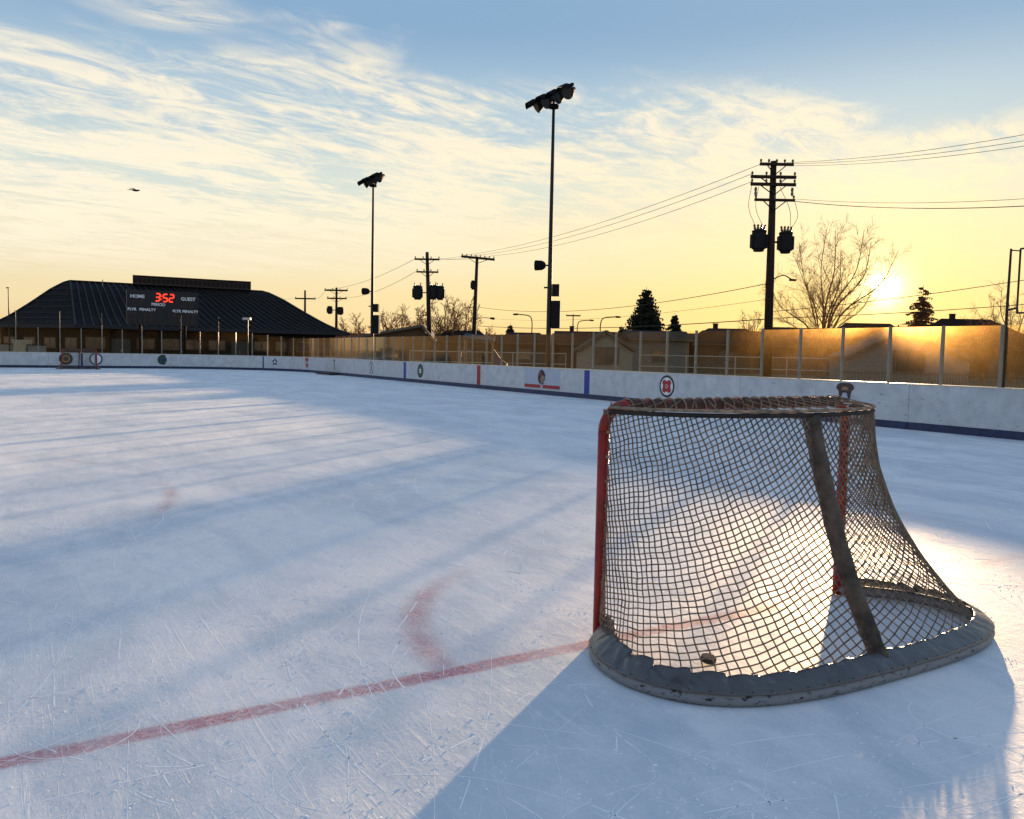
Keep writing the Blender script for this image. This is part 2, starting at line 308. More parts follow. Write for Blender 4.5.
# ------------------------------------------------------------------ mesh building
class MB:
    def __init__(s): s.v = []; s.f = []; s.m = []; s.mi = 0
    def add(s, vs, fs):
        o = len(s.v); s.v += [tuple(p) for p in vs]; s.f += [tuple(i+o for i in f) for f in fs]; s.m += [s.mi]*len(fs); return s
    def box(s, c, sx, sy, sz, ax=Vector((1, 0, 0)), ay=None, az=Vector((0, 0, 1)), taper=1.0):
        c = Vector(c); ax = Vector(ax).normalized(); az = Vector(az).normalized(); ay = Vector(ay).normalized() if ay else az.cross(ax).normalized()
        p = []
        for k in (-1, 1):
            t = taper if k > 0 else 1
            for i, j in ((-1, -1), (1, -1), (1, 1), (-1, 1)): p.append(c + ax*(i*sx/2*t) + ay*(j*sy/2*t) + az*(k*sz/2))
        return s.add(p, [(3, 2, 1, 0), (4, 5, 6, 7), (0, 1, 5, 4), (1, 2, 6, 5), (2, 3, 7, 6), (3, 0, 4, 7)])
    def beam(s, a, b, w, h, up=Vector((0, 0, 1))):
        a = Vector(a); b = Vector(b); d = (b-a); L = d.length; d.normalize()
        y = up.cross(d)
        if y.length < 1e-4: y = Vector((1, 0, 0)).cross(d)
        y.normalize(); z = d.cross(y)
        return s.box((a+b)/2, L, w, h, d, y, z)
    def tube(s, pts, rad, n=8, cap=True, sq=1.0):
        pts = [Vector(p) for p in pts]; m = len(pts)
        rs = rad if isinstance(rad, (list, tuple)) else [rad]*m
        vs = []; prev = None
        for i, p in enumerate(pts):
            t = (pts[min(i+1, m-1)] - pts[max(i-1, 0)])
            if t.length < 1e-9: t = Vector((0, 0, 1))
            t.normalize()
            if prev is None:
                a = Vector((0, 0, 1)) if abs(t.z) < 0.9 else Vector((1, 0, 0))
                x = a.cross(t).normalized()
            else:
                x = prev - t*prev.dot(t)
                if x.length < 1e-6: x = Vector((0, 0, 1)).cross(t)
                x.normalize()
            prev = x; y = t.cross(x)
            for k in range(n):
                an = 2*math.pi*(k+0.5)/n; vs.append(p + x*(math.cos(an)*rs[i]) + y*(math.sin(an)*rs[i]*sq))
        fs = [(i*n+k, i*n+(k+1) % n, (i+1)*n+(k+1) % n, (i+1)*n+k) for i in range(m-1) for k in range(n)]
        if cap: fs += [tuple(range(n-1, -1, -1)), tuple((m-1)*n+k for k in range(n))]
        return s.add(vs, fs)
    def lathe(s, a, d, prof, n=14, cap=True):
        a = Vector(a); d = Vector(d).normalized(); t = Vector((0, 0, 1)) if abs(d.z) < 0.9 else Vector((1, 0, 0))
        x = t.cross(d).normalized(); y = d.cross(x); vs = []
        for h, r in prof:
            for k in range(n):
                an = 2*math.pi*k/n; vs.append(a + d*h + x*(r*math.cos(an)) + y*(r*math.sin(an)))
        m = len(prof); fs = [(i*n+k, i*n+(k+1) % n, (i+1)*n+(k+1) % n, (i+1)*n+k) for i in range(m-1) for k in range(n)]
        if cap: fs += [tuple(range(n-1, -1, -1)), tuple((m-1)*n+k for k in range(n))]
        return s.add(vs, fs)
    def poly(s, pts, nrm, th):
        """a flat outline of 3-D points, given thickness th along nrm"""
        p = [Vector(q) for q in pts]; n = len(p); nrm = Vector(nrm).normalized()*th
        vs = p + [q+nrm for q in p]
        return s.add(vs, [tuple(range(n-1, -1, -1)), tuple(range(n, 2*n))] + [(i, (i+1) % n, (i+1) % n+n, i+n) for i in range(n)])
    def build(s, name, m, parent=None, smooth=False, local=False, origin=None):
        off = Vector((0, 0, 0))
        if parent is not None and not local:
            q = parent
            while q is not None: off += q.location; q = q.parent
        if origin is not None: off = off + Vector(origin)
        me = bpy.data.meshes.new(name); me.from_pydata([(a-off.x, b-off.y, c-off.z) for a, b, c in s.v], [], s.f)
        for mm in (m if isinstance(m, list) else [m]): me.materials.append(mm)
        if isinstance(m, list):
            me.polygons.foreach_set('material_index', s.m)
        if smooth: me.polygons.foreach_set('use_smooth', [True]*len(me.polygons))
        me.update()
        o = bpy.data.objects.new(name, me); col.objects.link(o)
        if origin is not None: o.location = origin
        if parent is not None: o.parent = parent
        return o
def tag(o, label=None, cat=None, group=None, kind=None):
    if label: o['label'] = label
    if cat: o['category'] = cat
    if group: o['group'] = group
    if kind: o['kind'] = kind
    return o
def thing(name, loc, label, cat, group=None, rz=0.0):
    e = bpy.data.objects.new(name, None); col.objects.link(e); e.location = loc; e.rotation_euler = (0, 0, rz); e.empty_display_size = 0.2
    return tag(e, label, cat, group)
def copy_tree(o, parent=None):
    c = o.copy(); col.objects.link(c); c.parent = parent
    for ch in list(o.children): copy_tree(ch, c)
    return c
def smooth_path(pts, n):
    """Catmull-Rom through pts, n samples by arc length"""
    P = [Vector(p) for p in pts]; P = [P[0]*2-P[1]] + P + [P[-1]*2-P[-2]]
    out = []
    for i in range(1, len(P)-2):
        for k in range(16):
            t = k/16; a, b, c, d = P[i-1:i+3]
            out.append(0.5*((2*b)+(c-a)*t+(2*a-5*b+4*c-d)*t*t+(3*b-a-3*c+d)*t*t*t))
    out.append(P[-2]); L = [0]
    for i in range(1, len(out)): L.append(L[-1]+(out[i]-out[i-1]).length)
    res = []; j = 0
    for k in range(n):
        s = L[-1]*k/(n-1)
        while j < len(L)-2 and L[j+1] < s: j += 1
        q = (s-L[j])/max(1e-9, L[j+1]-L[j]); res.append(out[j].lerp(out[j+1], min(1, q)))
    return res

# ------------------------------------------------------------------ ground, ice
def sheet(name, pts, z, m, kind='structure'):
    mb = MB(); mb.add([(p[0], p[1], z) for p in pts], [tuple(range(len(pts)))]); o = mb.build(name, m); o['kind'] = kind; return o
def rink_outline(off=0.0, step=0.6):
    """clockwise-from-near-right outline as (u, v, nu, nv) with inward normal"""
    pts = []; r = RC+off; hw = HW+off; ue = U_END+off; un = U_NEAR-off
    def arc(cu, cv, a0, a1):
        n = 18
        for k in range(n+1):
            a = a0+(a1-a0)*k/n; pts.append((cu+r*math.sin(a), cv+r*math.cos(a)))
    arc(un+r, hw-r, -math.pi/2, 0); arc(ue-r, hw-r, 0, math.pi/2)
    arc(ue-r, -hw+r, math.pi/2, math.pi); arc(un+r, -hw+r, math.pi, 1.5*math.pi)
    return pts
gr = MB(); B = 2600.0
gr.add([(-B, -B, -0.10), (B, -B, -0.10), (B, B, -0.10), (-B, B, -0.10)], [(0, 1, 2, 3)])
tag(gr.build('ground', M_grass), kind='structure')
ap = [rk(u, v) for u, v in rink_outline(2.6)]
sheet('concrete_apron', ap[::-1], -0.05, M_conc)
mb = MB(); o = [(v, u, 0.0) for u, v in rink_outline(0.02)]
mb.add(o[::-1] if False else o, [tuple(range(len(o)))])
ice = mb.build('ice', MI); ice.location = G; ice.rotation_euler = (0, 0, TH); ice['kind'] = 'structure'
if ice.data.polygons[0].normal.z < 0: ice.data.flip_normals()
# the street in front of the houses
sheet('road', [(-140, 66), (160, 66), (160, 73), (-140, 73)], -0.09, M_asph)

# ------------------------------------------------------------------ rink boards and glass
STEP = 1.2192
class Path:
    def __init__(s):
        s.p = []
        # from the near right corner, up the right side, round the far end and its left corner
        dense = []
        def arc(cu, cv, a0, a1, n=60):
            for k in range(n+1):
                a = a0+(a1-a0)*k/n; dense.append((cu+RC*math.sin(a), cv+RC*math.cos(a)))
        arc(U_NEAR+RC, HW-RC, -math.pi/2, 0); arc(U_END-RC, HW-RC, 0, math.pi/2); arc(U_END-RC, -HW+RC, math.pi/2, math.pi)
        dense.append((18.0, -HW))
        s.d = dense; s.L = [0]
        for i in range(1, len(dense)): s.L.append(s.L[-1]+math.dist(dense[i], dense[i-1]))
    def at(s, t):
        t = max(0, min(s.L[-1]-1e-6, t)); lo, hi = 0, len(s.L)-1
        while hi-lo > 1:
            m = (lo+hi)//2
            if s.L[m] <= t: lo = m
            else: hi = m
        q = (t-s.L[lo])/(s.L[hi]-s.L[lo]); a, b = s.d[lo], s.d[hi]
        du, dv = b[0]-a[0], b[1]-a[1]; l = math.hypot(du, dv)
        return a[0]+du*q, a[1]+dv*q, du/l, dv/l
PT = Path()
s_side0 = PT.L[60]                                  # where the right side starts (u = U_NEAR+RC)
def s_of_u(u): return s_side0 + (u-(U_NEAR+RC))
S_FAR = PT.L[121]                                   # start of the straight far end, v = HW-RC
def s_of_v(v): return S_FAR + (HW-RC-v)
def sweep(s0, s1, prof, step=0.3):
    """prof: list of (out, z): out is metres outward from the ice-side face"""
    mb = MB(); n = max(1, int(math.ceil((s1-s0)/step))); m = len(prof); vs = []
    straight = (s0 >= s_side0-0.01 and s1 <= PT.L[61]+0.01) or (s0 >= S_FAR-0.01 and s1 <= PT.L[122]+0.01)
    if straight: n = 1
    for i in range(n+1):
        u, v, du, dv = PT.at(s0+(s1-s0)*i/n); ou, ov = -dv, du    # outward is to the left of travel? fixed below
        # outward = away from rink centre
        if (u-LC)*ou*0.35+(v)*ov < 0: ou, ov = -ou, -ov
        for o_, z in prof: vs.append(rk(u+ou*o_, v+ov*o_, z))
    fs = [(i*m+k, i*m+(k+1) % m, (i+1)*m+(k+1) % m, (i+1)*m+k) for i in range(n) for k in range(m)]
    fs += [tuple(range(m-1, -1, -1)), tuple(n*m+k for k in range(m))]
    return mb.add(vs, fs)
boards = thing('rink_boards', rk(20, HW), 'white dasher boards with blue kick strip and clear glass around the ice', 'rink boards')
S_TOT = PT.L[-1]
ph = s_of_u(5.69) % STEP                             # a post stands at u = 5.69
n_st = int((S_TOT-ph)//STEP)
stations = [ph+i*STEP for i in range(n_st+1)]
panels = []
joint0 = s_of_u(7.57) % (2*STEP)
q = joint0
while q+2*STEP < S_TOT:
    g = 0.004
    p = sweep(q+g, q+2*STEP-g, [(0, 0.165), (0.10, 0.165), (0.10, BH-0.03), (0, BH-0.03)]).build('board_panel', M_board, boards)
    sweep(q+g*2, q+2*STEP-g*2, [(-0.012, 0.004), (0.10, 0.004), (0.10, 0.164), (-0.012, 0.164)]).build('kick_plate', M_kick, boards)
    sweep(q+g, q+2*STEP-g, [(-0.012, BH-0.029), (0.13, BH-0.029), (0.13, BH), (-0.012, BH)]).build('cap_rail', M_cap, boards)
    panels.append((q, p)); q += 2*STEP
def glass_h(s): return 2.22 if s < PT.L[61]+3 else (2.22+(s-PT.L[61]-3)/4*0.33 if s < PT.L[61]+7 else 2.55)
def end_zone(s): return s > PT.L[61]+8
for i, s0 in enumerate(stations):
    u, v, du, dv = PT.at(s0); h = glass_h(s0)
    if s0 < s_of_u(-1): continue
    # post: a small channel 50 x 60 mm just behind the board face
    tall = end_zone(s0) and i % 2 == 0
    top = h+0.02 if not tall else 3.62
    sweep(s0-0.026, s0+0.026, [(0.025, BH+0.001), (0.085, BH+0.001), (0.085, h+0.02), (0.025, h+0.02)]).build('glass_post', M_alu, boards)
    if tall:
        a = rk(u, v); nrm = Vector((0, 0, 0))
        cu, cv = (dv, -du)
        if (u-LC)*cu*0.35+v*cv < 0: cu, cv = -cu, -cv
        MB().tube([rk(u+cu*0.115, v+cv*0.115, BH+0.002), rk(u+cu*0.115, v+cv*0.115, 3.62)], 0.022, 8).build('net_pole', M_pole, boards)
    if i+1 < len(stations):
        s1 = stations[i+1]
        sweep(s0+0.030, s1-0.030, [(0.048, BH+0.002), (0.060, BH+0.002), (0.060, min(h, glass_h(s1))), (0.048, min(h, glass_h(s1)))], 0.41).build('glass_pane', MG, boards)

# marks on the boards, flat vinyl 3 mm proud
def panel_at(s):
    for q, p in panels:
        if q <= s < q+2*STEP: return p
    return panels[-1][1]
def face_frame(s):
    u, v, du, dv = PT.at(s); d = (Ud*du+V*dv).normalized(); inn = Vector((0, 0, 1)).cross(d)
    if inn.dot(rk(LC, 0)-rk(u, v)) < 0: inn = -inn
    right = inn.cross(Vector((0, 0, 1))) * -1
    right = Vector((0, 0, 1)).cross(inn)
    return rk(u, v), right, inn
def decal(s, zc, shapes, name='emblem'):
    o, rt, inn = face_frame(s); par = panel_at(s); last = None
    for k, (outline, m) in enumerate(shapes):
        mb = MB(); base = o + inn*(0.0015+0.003*k) + Vector((0, 0, zc))
        mb.poly([base + rt*a + Vector((0, 0, b)) for a, b in outline], inn, 0.0028)
        mb.build(name if k == 0 else 'emblem_layer', m, par)
def disc(r, n=20, cx=0, cy=0, sx=1): return [(cx+sx*r*math.cos(2*math.pi*k/n), cy+r*math.sin(2*math.pi*k/n)) for k in range(n)]
def star(r0, r1, n, rot=math.pi/2): return [((r0 if k % 2 == 0 else r1)*math.cos(rot+math.pi*k/n), (r0 if k % 2 == 0 else r1)*math.sin(rot+math.pi*k/n)) for k in range(2*n)]
def rect(x0, x1, y0, y1): return [(x0, y0), (x1, y0), (x1, y1), (x0, y1)]
K_blk = mat('emblem_black', (0.02, 0.02, 0.025), 0.5); K_red = mat('emblem_red', (0.36, 0.025, 0.03), 0.5); K_wht = M_white
K_nav = mat('emblem_navy', (0.02, 0.03, 0.10), 0.5); K_grn = mat('emblem_green', (0.02, 0.07, 0.05), 0.5); K_gry = mat('banner_grey', (0.42, 0.47, 0.56), 0.5, var=0.08)
K_gold = mat('emblem_gold', (0.45, 0.28, 0.05), 0.5); K_tan = mat('emblem_tan', (0.30, 0.16, 0.10), 0.5)
sU = s_of_u
K_dkb = mat('emblem_dark_brown', (0.045, 0.03, 0.028), 0.5)
# fire-department style round badge
cross = []
for k in range(4):
    a = math.pi/4+k*math.pi/2
    for da, r in ((-0.40, 0.20), (0.0, 0.225), (0.40, 0.20), (math.pi/4, 0.085)): cross.append((r*math.cos(a+da), r*math.sin(a+da)))
decal(sU(15.34), 0.60, [(disc(0.33, 28), K_blk), (disc(0.265, 28), K_wht), ([(a*1.08, b*1.08) for a, b in cross], K_red), (disc(0.165), K_red), (disc(0.055), K_wht), (disc(0.04), K_red)])
# banner with a head in profile and a red strip
decal(sU(22.14), 0.60, [(rect(-1.2, 1.2, -0.40, 0.36), K_gry),
    ([(-0.20, -0.16), (0.0, -0.24), (0.14, -0.20), (0.12, -0.10), (0.22, -0.06), (0.20, 0.04), (0.24, 0.10), (0.16, 0.24), (0.02, 0.32), (-0.14, 0.28), (-0.24, 0.14), (-0.26, -0.02)], K_blk),
    ([(-0.02, -0.20), (0.10, -0.17), (0.09, -0.08), (0.18, -0.04), (0.15, 0.08), (0.02, 0.12), (-0.08, 0.02), (-0.07, -0.12)], K_tan),
    (rect(-0.16, -0.05, 0.10, 0.24), K_red), (rect(-1.18, -0.08, -0.36, -0.24), K_red), (rect(0.08, 1.18, -0.36, -0.24), K_red)], 'banner')
decal(sU(32.74), 0.58, [(disc(0.33, 24), K_blk), (disc(0.27, 24), K_grn), (star(0.17, 0.08, 6), K_wht), (disc(0.05), K_gold)])
decal(sU(39.06), 0.57, [(disc(0.32, 24), K_nav), (disc(0.26, 24), K_wht), (rect(-0.10, -0.02, -0.2, 0.2), K_nav), (rect(0.04, 0.12, -0.2, 0.2), K_nav)])
decal(sU(45.1), 0.62, [(rect(-0.14, 0.14, 0.20, 0.30), K_nav), (rect(-0.05, 0.05, -0.30, 0.20), K_nav)])
decal(PT.L[61]+1.2, 0.62, [([(-0.30, 0.32), (0.30, 0.32), (0.32, -0.05), (0.0, -0.36), (-0.32, -0.05)], K_red), (rect(-0.2, 0.2, -0.08, 0.1), K_wht), (rect(-0.1, 0.1, -0.05, 0.07), K_nav)])
# dark bear-like head seen behind the goal, drawn as plain wedge shapes
decal(sU(9.19), 0.80, [([(-0.25, 0.03), (-0.21, 0.11), (-0.12, 0.15), (0.12, 0.15), (0.21, 0.11), (0.25, 0.03), (0.17, -0.05), (0.13, -0.30), (-0.13, -0.30), (-0.17, -0.05)], K_dkb), ([(-0.11, -0.02), (0.11, -0.02), (0.06, 0.06), (-0.06, 0.06)], K_tan), ([(-0.09, -0.20), (0.09, -0.20), (0.05, -0.08), (-0.05, -0.08)], K_gry)])
sV = s_of_v
decal(sV(-0.56), 0.60, [(disc(0.40, 24), K_blk), (disc(0.23, 20), K_gold), (disc(0.16, 16), K_blk)])
decal(sV(1.18), 0.60, [(disc(0.40, 24), K_nav), (disc(0.31, 20), K_wht), (rect(-0.06, 0.06, -0.28, 0.28), K_nav)])
decal(sV(5.28), 0.60, [(disc(0.34, 24), K_blk), (disc(0.26, 20), K_grn), (star(0.18, 0.08, 5), K_nav)])
decal(PT.L[121]-8.6, 0.60, [(star(0.30, 0.14, 5), K_nav), (disc(0.08), K_wht)])
for uu, m, nm in ((LC, M_redst, 'red_stripe'), (LC-BLU, M_blue, 'blue_stripe'), (LC+BLU, M_blue, 'blue_stripe')):
    decal(sU(uu), 0.0, [(rect(-0.15, 0.15, 0.168, BH-0.032), m)], nm)
decal(sV(0.35), 0.0, [(rect(-0.07, 0.07, 0.168, BH-0.032), K_nav)], 'stripe')
decal(PT.L[121]-7.6, 0.0, [(rect(-0.05, 0.05, 0.168, BH-0.032), K_nav)], 'stripe')
# tall steel mast with a rectangular hoop frame on the near side boards
mast = thing('steel_mast', rk(5.69, HW+0.2, 0), 'slim dark steel mast rising above the glass at the right edge', 'mast')
b0 = rk(5.69, HW+0.16, 0)
MB().tube([b0+Vector((0, 0, -0.05)), b0+Vector((0, 0, 2.6)), b0+Vector((0.01, 0, 3.72))], [0.036, 0.027, 0.020], 10).build('pole', M_pole, mast)
fr = MB(); c0 = rk(5.50, HW+0.16, 0); c1 = rk(4.10, HW+0.16, 0); z1 = Vector((0, 0, 3.70)); z0 = Vector((0, 0, 2.46))
fr.tube([c0+z0, c0+z1], 0.019, 8); fr.tube([c0+z1, c1+z1], 0.019, 8); fr.tube([c1+z1, c1+z0], 0.019, 8); fr.tube([c0+z0, c1+z0], 0.019, 8)
fr.build('frame', M_pole, mast)
br = MB(); br.tube([b0+Vector((0, 0, 2.52)), c0+Vector((0, 0, 2.56))], 0.02, 6); br.tube([b0+Vector((0, 0, 3.69)), c0+Vector((0, 0, 3.66))], 0.012, 6); br.build('bracket', M_pole, mast)

# ------------------------------------------------------------------ goals
def make_goal(label):
    g = thing('hockey_goal', G, label, 'hockey goal', rz=TH)
    B_ = lambda mb, n, m, sm=True: mb.build(n, m, g, smooth=sm, local=True)
    PXX, HT = 0.945, 1.195
    for sx in (-1, 1):
        MB().tube([(sx*PXX, 0, 0.004), (sx*PXX, 0, HT-0.10)], 0.030, 14).build('post', M_red, g, smooth=True, local=True)
    cb = []
    for sx in (-1, 1):
        a = [(sx*(PXX-0.13+0.13*math.cos(t)), 0, HT-0.10+0.13*math.sin(t)) for t in [math.pi/2*k/8 for k in range(9)]]
        cb += a if sx < 0 else a[::-1]
    B_(MB().tube(cb, 0.030, 14), 'crossbar', M_red)
    B_(MB().tube([(-0.80+1.66*k/30, 0, 1.225+0.002*math.sin(k*2.1)) for k in range(31)], 0.0312, 12), 'crossbar_shade_sleeve', M_barshade)  # added sleeve that carries the bar's shaded tone; the bar itself is red
    B_(MB().tube([(-0.82+1.70*k/420, 0.0355*math.cos(k/420*1.70/0.072*2*math.pi), 1.225+0.0355*math.sin(k/420*1.70/0.072*2*math.pi)) for k in range(421)], 0.0042, 5), 'crossbar_lacing', M_lace)
    half_top = [(-0.945, 0), (-0.91, -0.13), (-0.80, -0.28), (-0.62, -0.42), (-0.38, -0.51), (0, -0.55)]
    base_pts = [(-0.945, 0.0), (-1.06, -0.12), (-1.15, -0.30), (-1.165, -0.55), (-1.05, -0.79), (-0.82, -0.95), (-0.48, -1.03), (0, -1.055),
                (0.45, -1.05), (0.82, -1.0), (1.09, -0.86), (1.245, -0.62), (1.215, -0.33), (1.08, -0.13), (0.945, 0.0)]
    mir = lambda h: h + [(-x, y) for x, y in h[-2::-1]]
    NS = 240
    top = smooth_path([(x, y, 0) for x, y in mir(half_top)], NS); base = smooth_path([(x, y, 0) for x, y in base_pts], NS)
    inward = []
    for i in range(NS):
        t = base[min(i+1, NS-1)]-base[max(i-1, 0)]; t.normalize(); inward.append(Vector((-t.y, t.x, 0)))
    B_(MB().tube([p+Vector((0, 0, 1.200)) for p in top[4:-4]], 0.012, 8), 'top_frame', M_padd)
    # scuffed base frame
    rim = MB()
    n = 10; vs = []
    for i in range(NS):
        for k in range(n):
            a = 2*math.pi*k/n; vs.append(base[i]+inward[i]*(-0.030*math.cos(a))+Vector((0, 0, 0.0285+0.030*math.sin(a))))
    rim.add(vs, [(i*n+k, i*n+(k+1) % n, (i+1)*n+(k+1) % n, (i+1)*n+k) for i in range(NS-1) for k in range(n)]+[tuple(range(n)), tuple((NS-1)*n+k for k in range(n))])
    B_(rim, 'base_frame', M_rim)
    # bottom edge strip of the frame
    # vinyl skirt laced over the base frame, with folds and uneven upper edge
    sk = MB(); J = 9; vs = []; rr = random.Random(3)
    NSK = 640
    bs = smooth_path([(x, y, 0) for x, y in base_pts], NSK)
    folds = []
    fpos = 0.0
    while fpos < 1.0:
        folds.append((fpos, rr.uniform(0.5, 1.0), rr.uniform(0.004, 0.010))); fpos += rr.uniform(0.022, 0.052)
    for i in range(NSK):
        t = bs[min(i+1, NSK-1)]-bs[max(i-1, 0)]; t.normalize(); inw = Vector((-t.y, t.x, 0)); q = i/(NSK-1)
        # strong folds where the base bends, fewer along the straight back
        bend = max(math.exp(-((q-0.17)/0.13)**2), math.exp(-((q-0.86)/0.12)**2), 0.22)
        saw = 0.0; lipf = 0.0
        for k in range(len(folds)):
            p0 = folds[k][0]; p1 = folds[k+1][0] if k+1 < len(folds) else 1.02
            if p0 <= q < p1:
                w = (q-p0)/(p1-p0); saw = (w-0.3)*folds[k][1]; lipf = math.sin(w*math.pi)*folds[k][1]
        wv = noise.noise(Vector((q*38, 1.3, 0)))*0.5+noise.noise(Vector((q*90, 4.3, 0)))*0.25
        ends = min(1, min(q, 1-q)/0.03)
        rise = 0.045*math.exp(-(q/0.11)**2)+0.02*math.exp(-((1-q)/0.1)**2)
        hgt = (0.050+rise+0.010*wv+0.018*saw*bend+0.010*lipf*bend)
        for j in range(J):
            w = j/(J-1)
            off = -0.026+(0.100+0.6*rise)*w+0.014*saw*bend*math.sin(w*math.pi*0.6)+0.010*wv*w
            rg = 1-2*abs(noise.noise(Vector((q*62+w*1.6, w*0.9, 2.2))))
            z = 0.056+hgt*w**0.8+0.013*bend*(rg-0.4)*math.sin(math.pi*min(1, w*1.1))+0.004*wv
            z += 0.012*bend*saw*w
            vs.append(bs[i]+inw*(off*(0.45+0.55*ends))+Vector((0, 0, z)))
    J0 = J
    fs = [(i*J+k, (i+1)*J+k, (i+1)*J+k+1, i*J+k+1) for i in range(NSK-1) for k in range(J-1)]
    sk.add(vs, fs); sko = B_(sk, 'skirt', M_vinyl)
    so_ = sko.modifiers.new('thick', 'SOLIDIFY'); so_.thickness = 0.004; so_.offset = 0
    # lacing rivets along the lower hem
    ey = MB()
    for i in range(6, NS-6, 5):
        c = base[i]+inward[i]*(-0.024)+Vector((0, 0, 0.070))
        ey.lathe(c, -inward[i]+Vector((0, 0, 0.5)), [(0, 0.003), (0.004, 0.0025)], 6)
    B_(ey, 'rivet', M_dark, False)['kind'] = 'stuff'
    # diagonal back support with a worn canvas pad
    a = Vector((-0.04, -0.535, 1.19)); c = Vector((-0.02, -0.98, 0.06)); pts = []
    pts = smooth_path([a, a.lerp(c, 0.3)+Vector((0, 0.035, 0)), a.lerp(c, 0.65)+Vector((0, 0.05, 0)), c], 28)
    rs = [0.052+0.007*noise.noise(Vector((i*0.7, 0, 2))) for i in range(28)]
    B_(MB().tube(pts, rs, 12, sq=0.55), 'support_pad', M_pad)
    fl = [p+Vector((0.030, 0.022, 0)) for p in pts]
    B_(MB().tube(fl, [0.030]*28, 8, sq=0.5), 'pad_flap', M_padd)
    # netting: cords on a curved sheet hanging from the top frame to the skirt
    bot = []
    for i in range(NS):
        q = i/(NS-1); ends = min(1, min(q, 1-q)/0.08); bot.append(base[i]+inward[i]*((0.062+0.02*math.exp(-(q/0.12)**2))*ends))
    LTOP = sum((top[i+1]-top[i]).length for i in range(NS-1)); LB = sum((bot[i+1]-bot[i]).length for i in range(NS-1))
    PL = (LTOP+LB)/2; PH = 1.26; cell = 0.0290
    def surf(p, h):
        s = max(0, min(1, p/PL))*(NS-1); i = min(NS-2, int(s)); w = s-i; t = max(0, min(1, h/PH))
        T = top[i].lerp(top[i+1], w); Bt = bot[i].lerp(bot[i+1], w)
        gq = 0.30*t+0.70*t**2.7; q = p/PL; e = min(1, min(q, 1-q)/0.10)
        P = T.lerp(Bt, gq)
        zb = 0.080+0.045*math.exp(-(q/0.12)**2)+0.02*math.exp(-((1-q)/0.1)**2)
        z = 1.21+(zb-1.21)*t
        sag = 0.030*noise.noise(Vector((p*1.7, h*1.9, 0.4)))+0.014*noise.noise(Vector((p*5, h*5, 3)))
        out = Vector((P.x*0.6, P.y+0.2, 0)); out.normalize()
        P = P + out*(sag*math.sin(math.pi*t)*e)
        return Vector((P.x, P.y, z))
    ma = lambda a: 0.30+0.55*(lambda k: k*k*(3-2*k))(max(0, min(1, a/1.4)))
    nd = {}; A0, A1, Bmin, Bmax = -70, int(PL/cell)+40, -40, 190
    # n(a) is the running integral of ma(a)
    na = {}; acc = 0.0
    for i in range(0, A1+1): na[i] = acc; acc += ma(i*cell)*cell
    for i in range(0, A0-1, -1): na[i] = 0.30*i*cell
    def ph_(i, j):
        a = i*cell; b = j*cell; m = ma(a); jit = 0.010
        p = a + m*b*0.8 + jit*noise.noise(Vector((i*0.35, j*0.35, 7)))
        h = b - na[i]*0.9 + jit*noise.noise(Vector((i*0.35, j*0.35, 9)))
        return p, h
    net = MB(); inside = lambda q: 0 <= q[0] <= PL and 0 <= q[1] <= PH
    def clip(a, b):
        lo, hi = 0.0, 1.0
        for _ in range(8):
            m = (lo+hi)/2; q = (a[0]+(b[0]-a[0])*m, a[1]+(b[1]-a[1])*m)
            if inside(q): lo = m
            else: hi = m
        return (a[0]+(b[0]-a[0])*lo, a[1]+(b[1]-a[1])*lo)
    for i in range(A0, A1):
        for j in range(Bmin, Bmax):
            a = ph_(i, j); ia = inside(a)
            for di, dj in ((1, 0), (0, 1)):
                if i+di > A1: continue
                b = ph_(i+di, j+dj); ib = inside(b)
                if not (ia or ib): continue
                aa, bb = a, b
                if ia and not ib: bb = clip(a, b)
                elif ib and not ia: aa = clip(b, a)
                pa, pb = surf(*aa), surf(*bb)
                if (pa-pb).length < 0.004 or (pa-pb).length > 0.2: continue
                net.tube([pa, pb], 0.0036, 4, cap=False)
    # border cords and the flat roof of the net
    tp = MB(); NT = 19
    for k in range(NT+1):
        q = k/NT; i = int(4+q*(NS-9)); x = -0.90+1.80*q
        tp.tube([(x, 0.0, 1.250), tuple(top[max(4, i-30)]+Vector((0, 0, 1.222)))], 0.0036, 4, cap=False)
    for a in (0.0, PL):
        net.tube([surf(a, PH*k/24) for k in range(25)], 0.006, 5)
    B_(net, 'netting', M_cord, False)['kind'] = 'stuff'
    B_(tp, 'top_netting', M_cord, False)['kind'] = 'stuff'
    B_(MB().tube([p+Vector((0, 0, 1.222))-Vector((0, 0.006, 0)) for p in top[3:-3]], 0.008, 7), 'lacing_cord', M_lace)
    # small net hooks down the posts
    hk = MB()
    for sx in (-1, 1):
        for k in range(8): hk.box((sx*0.945, -0.033, 0.22+0.125*k), 0.012, 0.016, 0.014)
    B_(hk, 'net_hook', M_lace, False)
    return g
goal = make_goal('large red-posted hockey goal with sagging net and grey skirt in the foreground')
far_goal = copy_tree(goal); far_goal.location = rk(2*LC, 0); far_goal.rotation_euler = (0, 0, TH+math.pi)
far_goal['label'] = 'small distant red hockey goal at the far end under the scoreboard building'
pk = MB(); pk.lathe((0, 0, 0.004), (0, 0, 1), [(0, 0.034), (0.002, 0.037), (0.0235, 0.037), (0.0255, 0.034)], 24)
puck = pk.build('hockey_puck', M_black, smooth=False); puck.location = rk(-0.50, -0.66, 0.010); puck.rotation_euler = (0.12, 0.10, 0)
puck.location.z = 0.012
tag(puck, 'black rubber puck lying on the ice inside the near goal', 'puck')
mt = MB(); a = rk(44.9, HW-0.42, 0.012); mt.beam(rk(44.0, HW-0.40, 0.06), rk(46.6, HW-0.40, 0.06), 0.5, 0.11)
tag(mt.build('rubber_mat', M_black, origin=rk(45.3, HW-0.4)), 'long black rubber mat on the ice against the far side boards', 'mat')

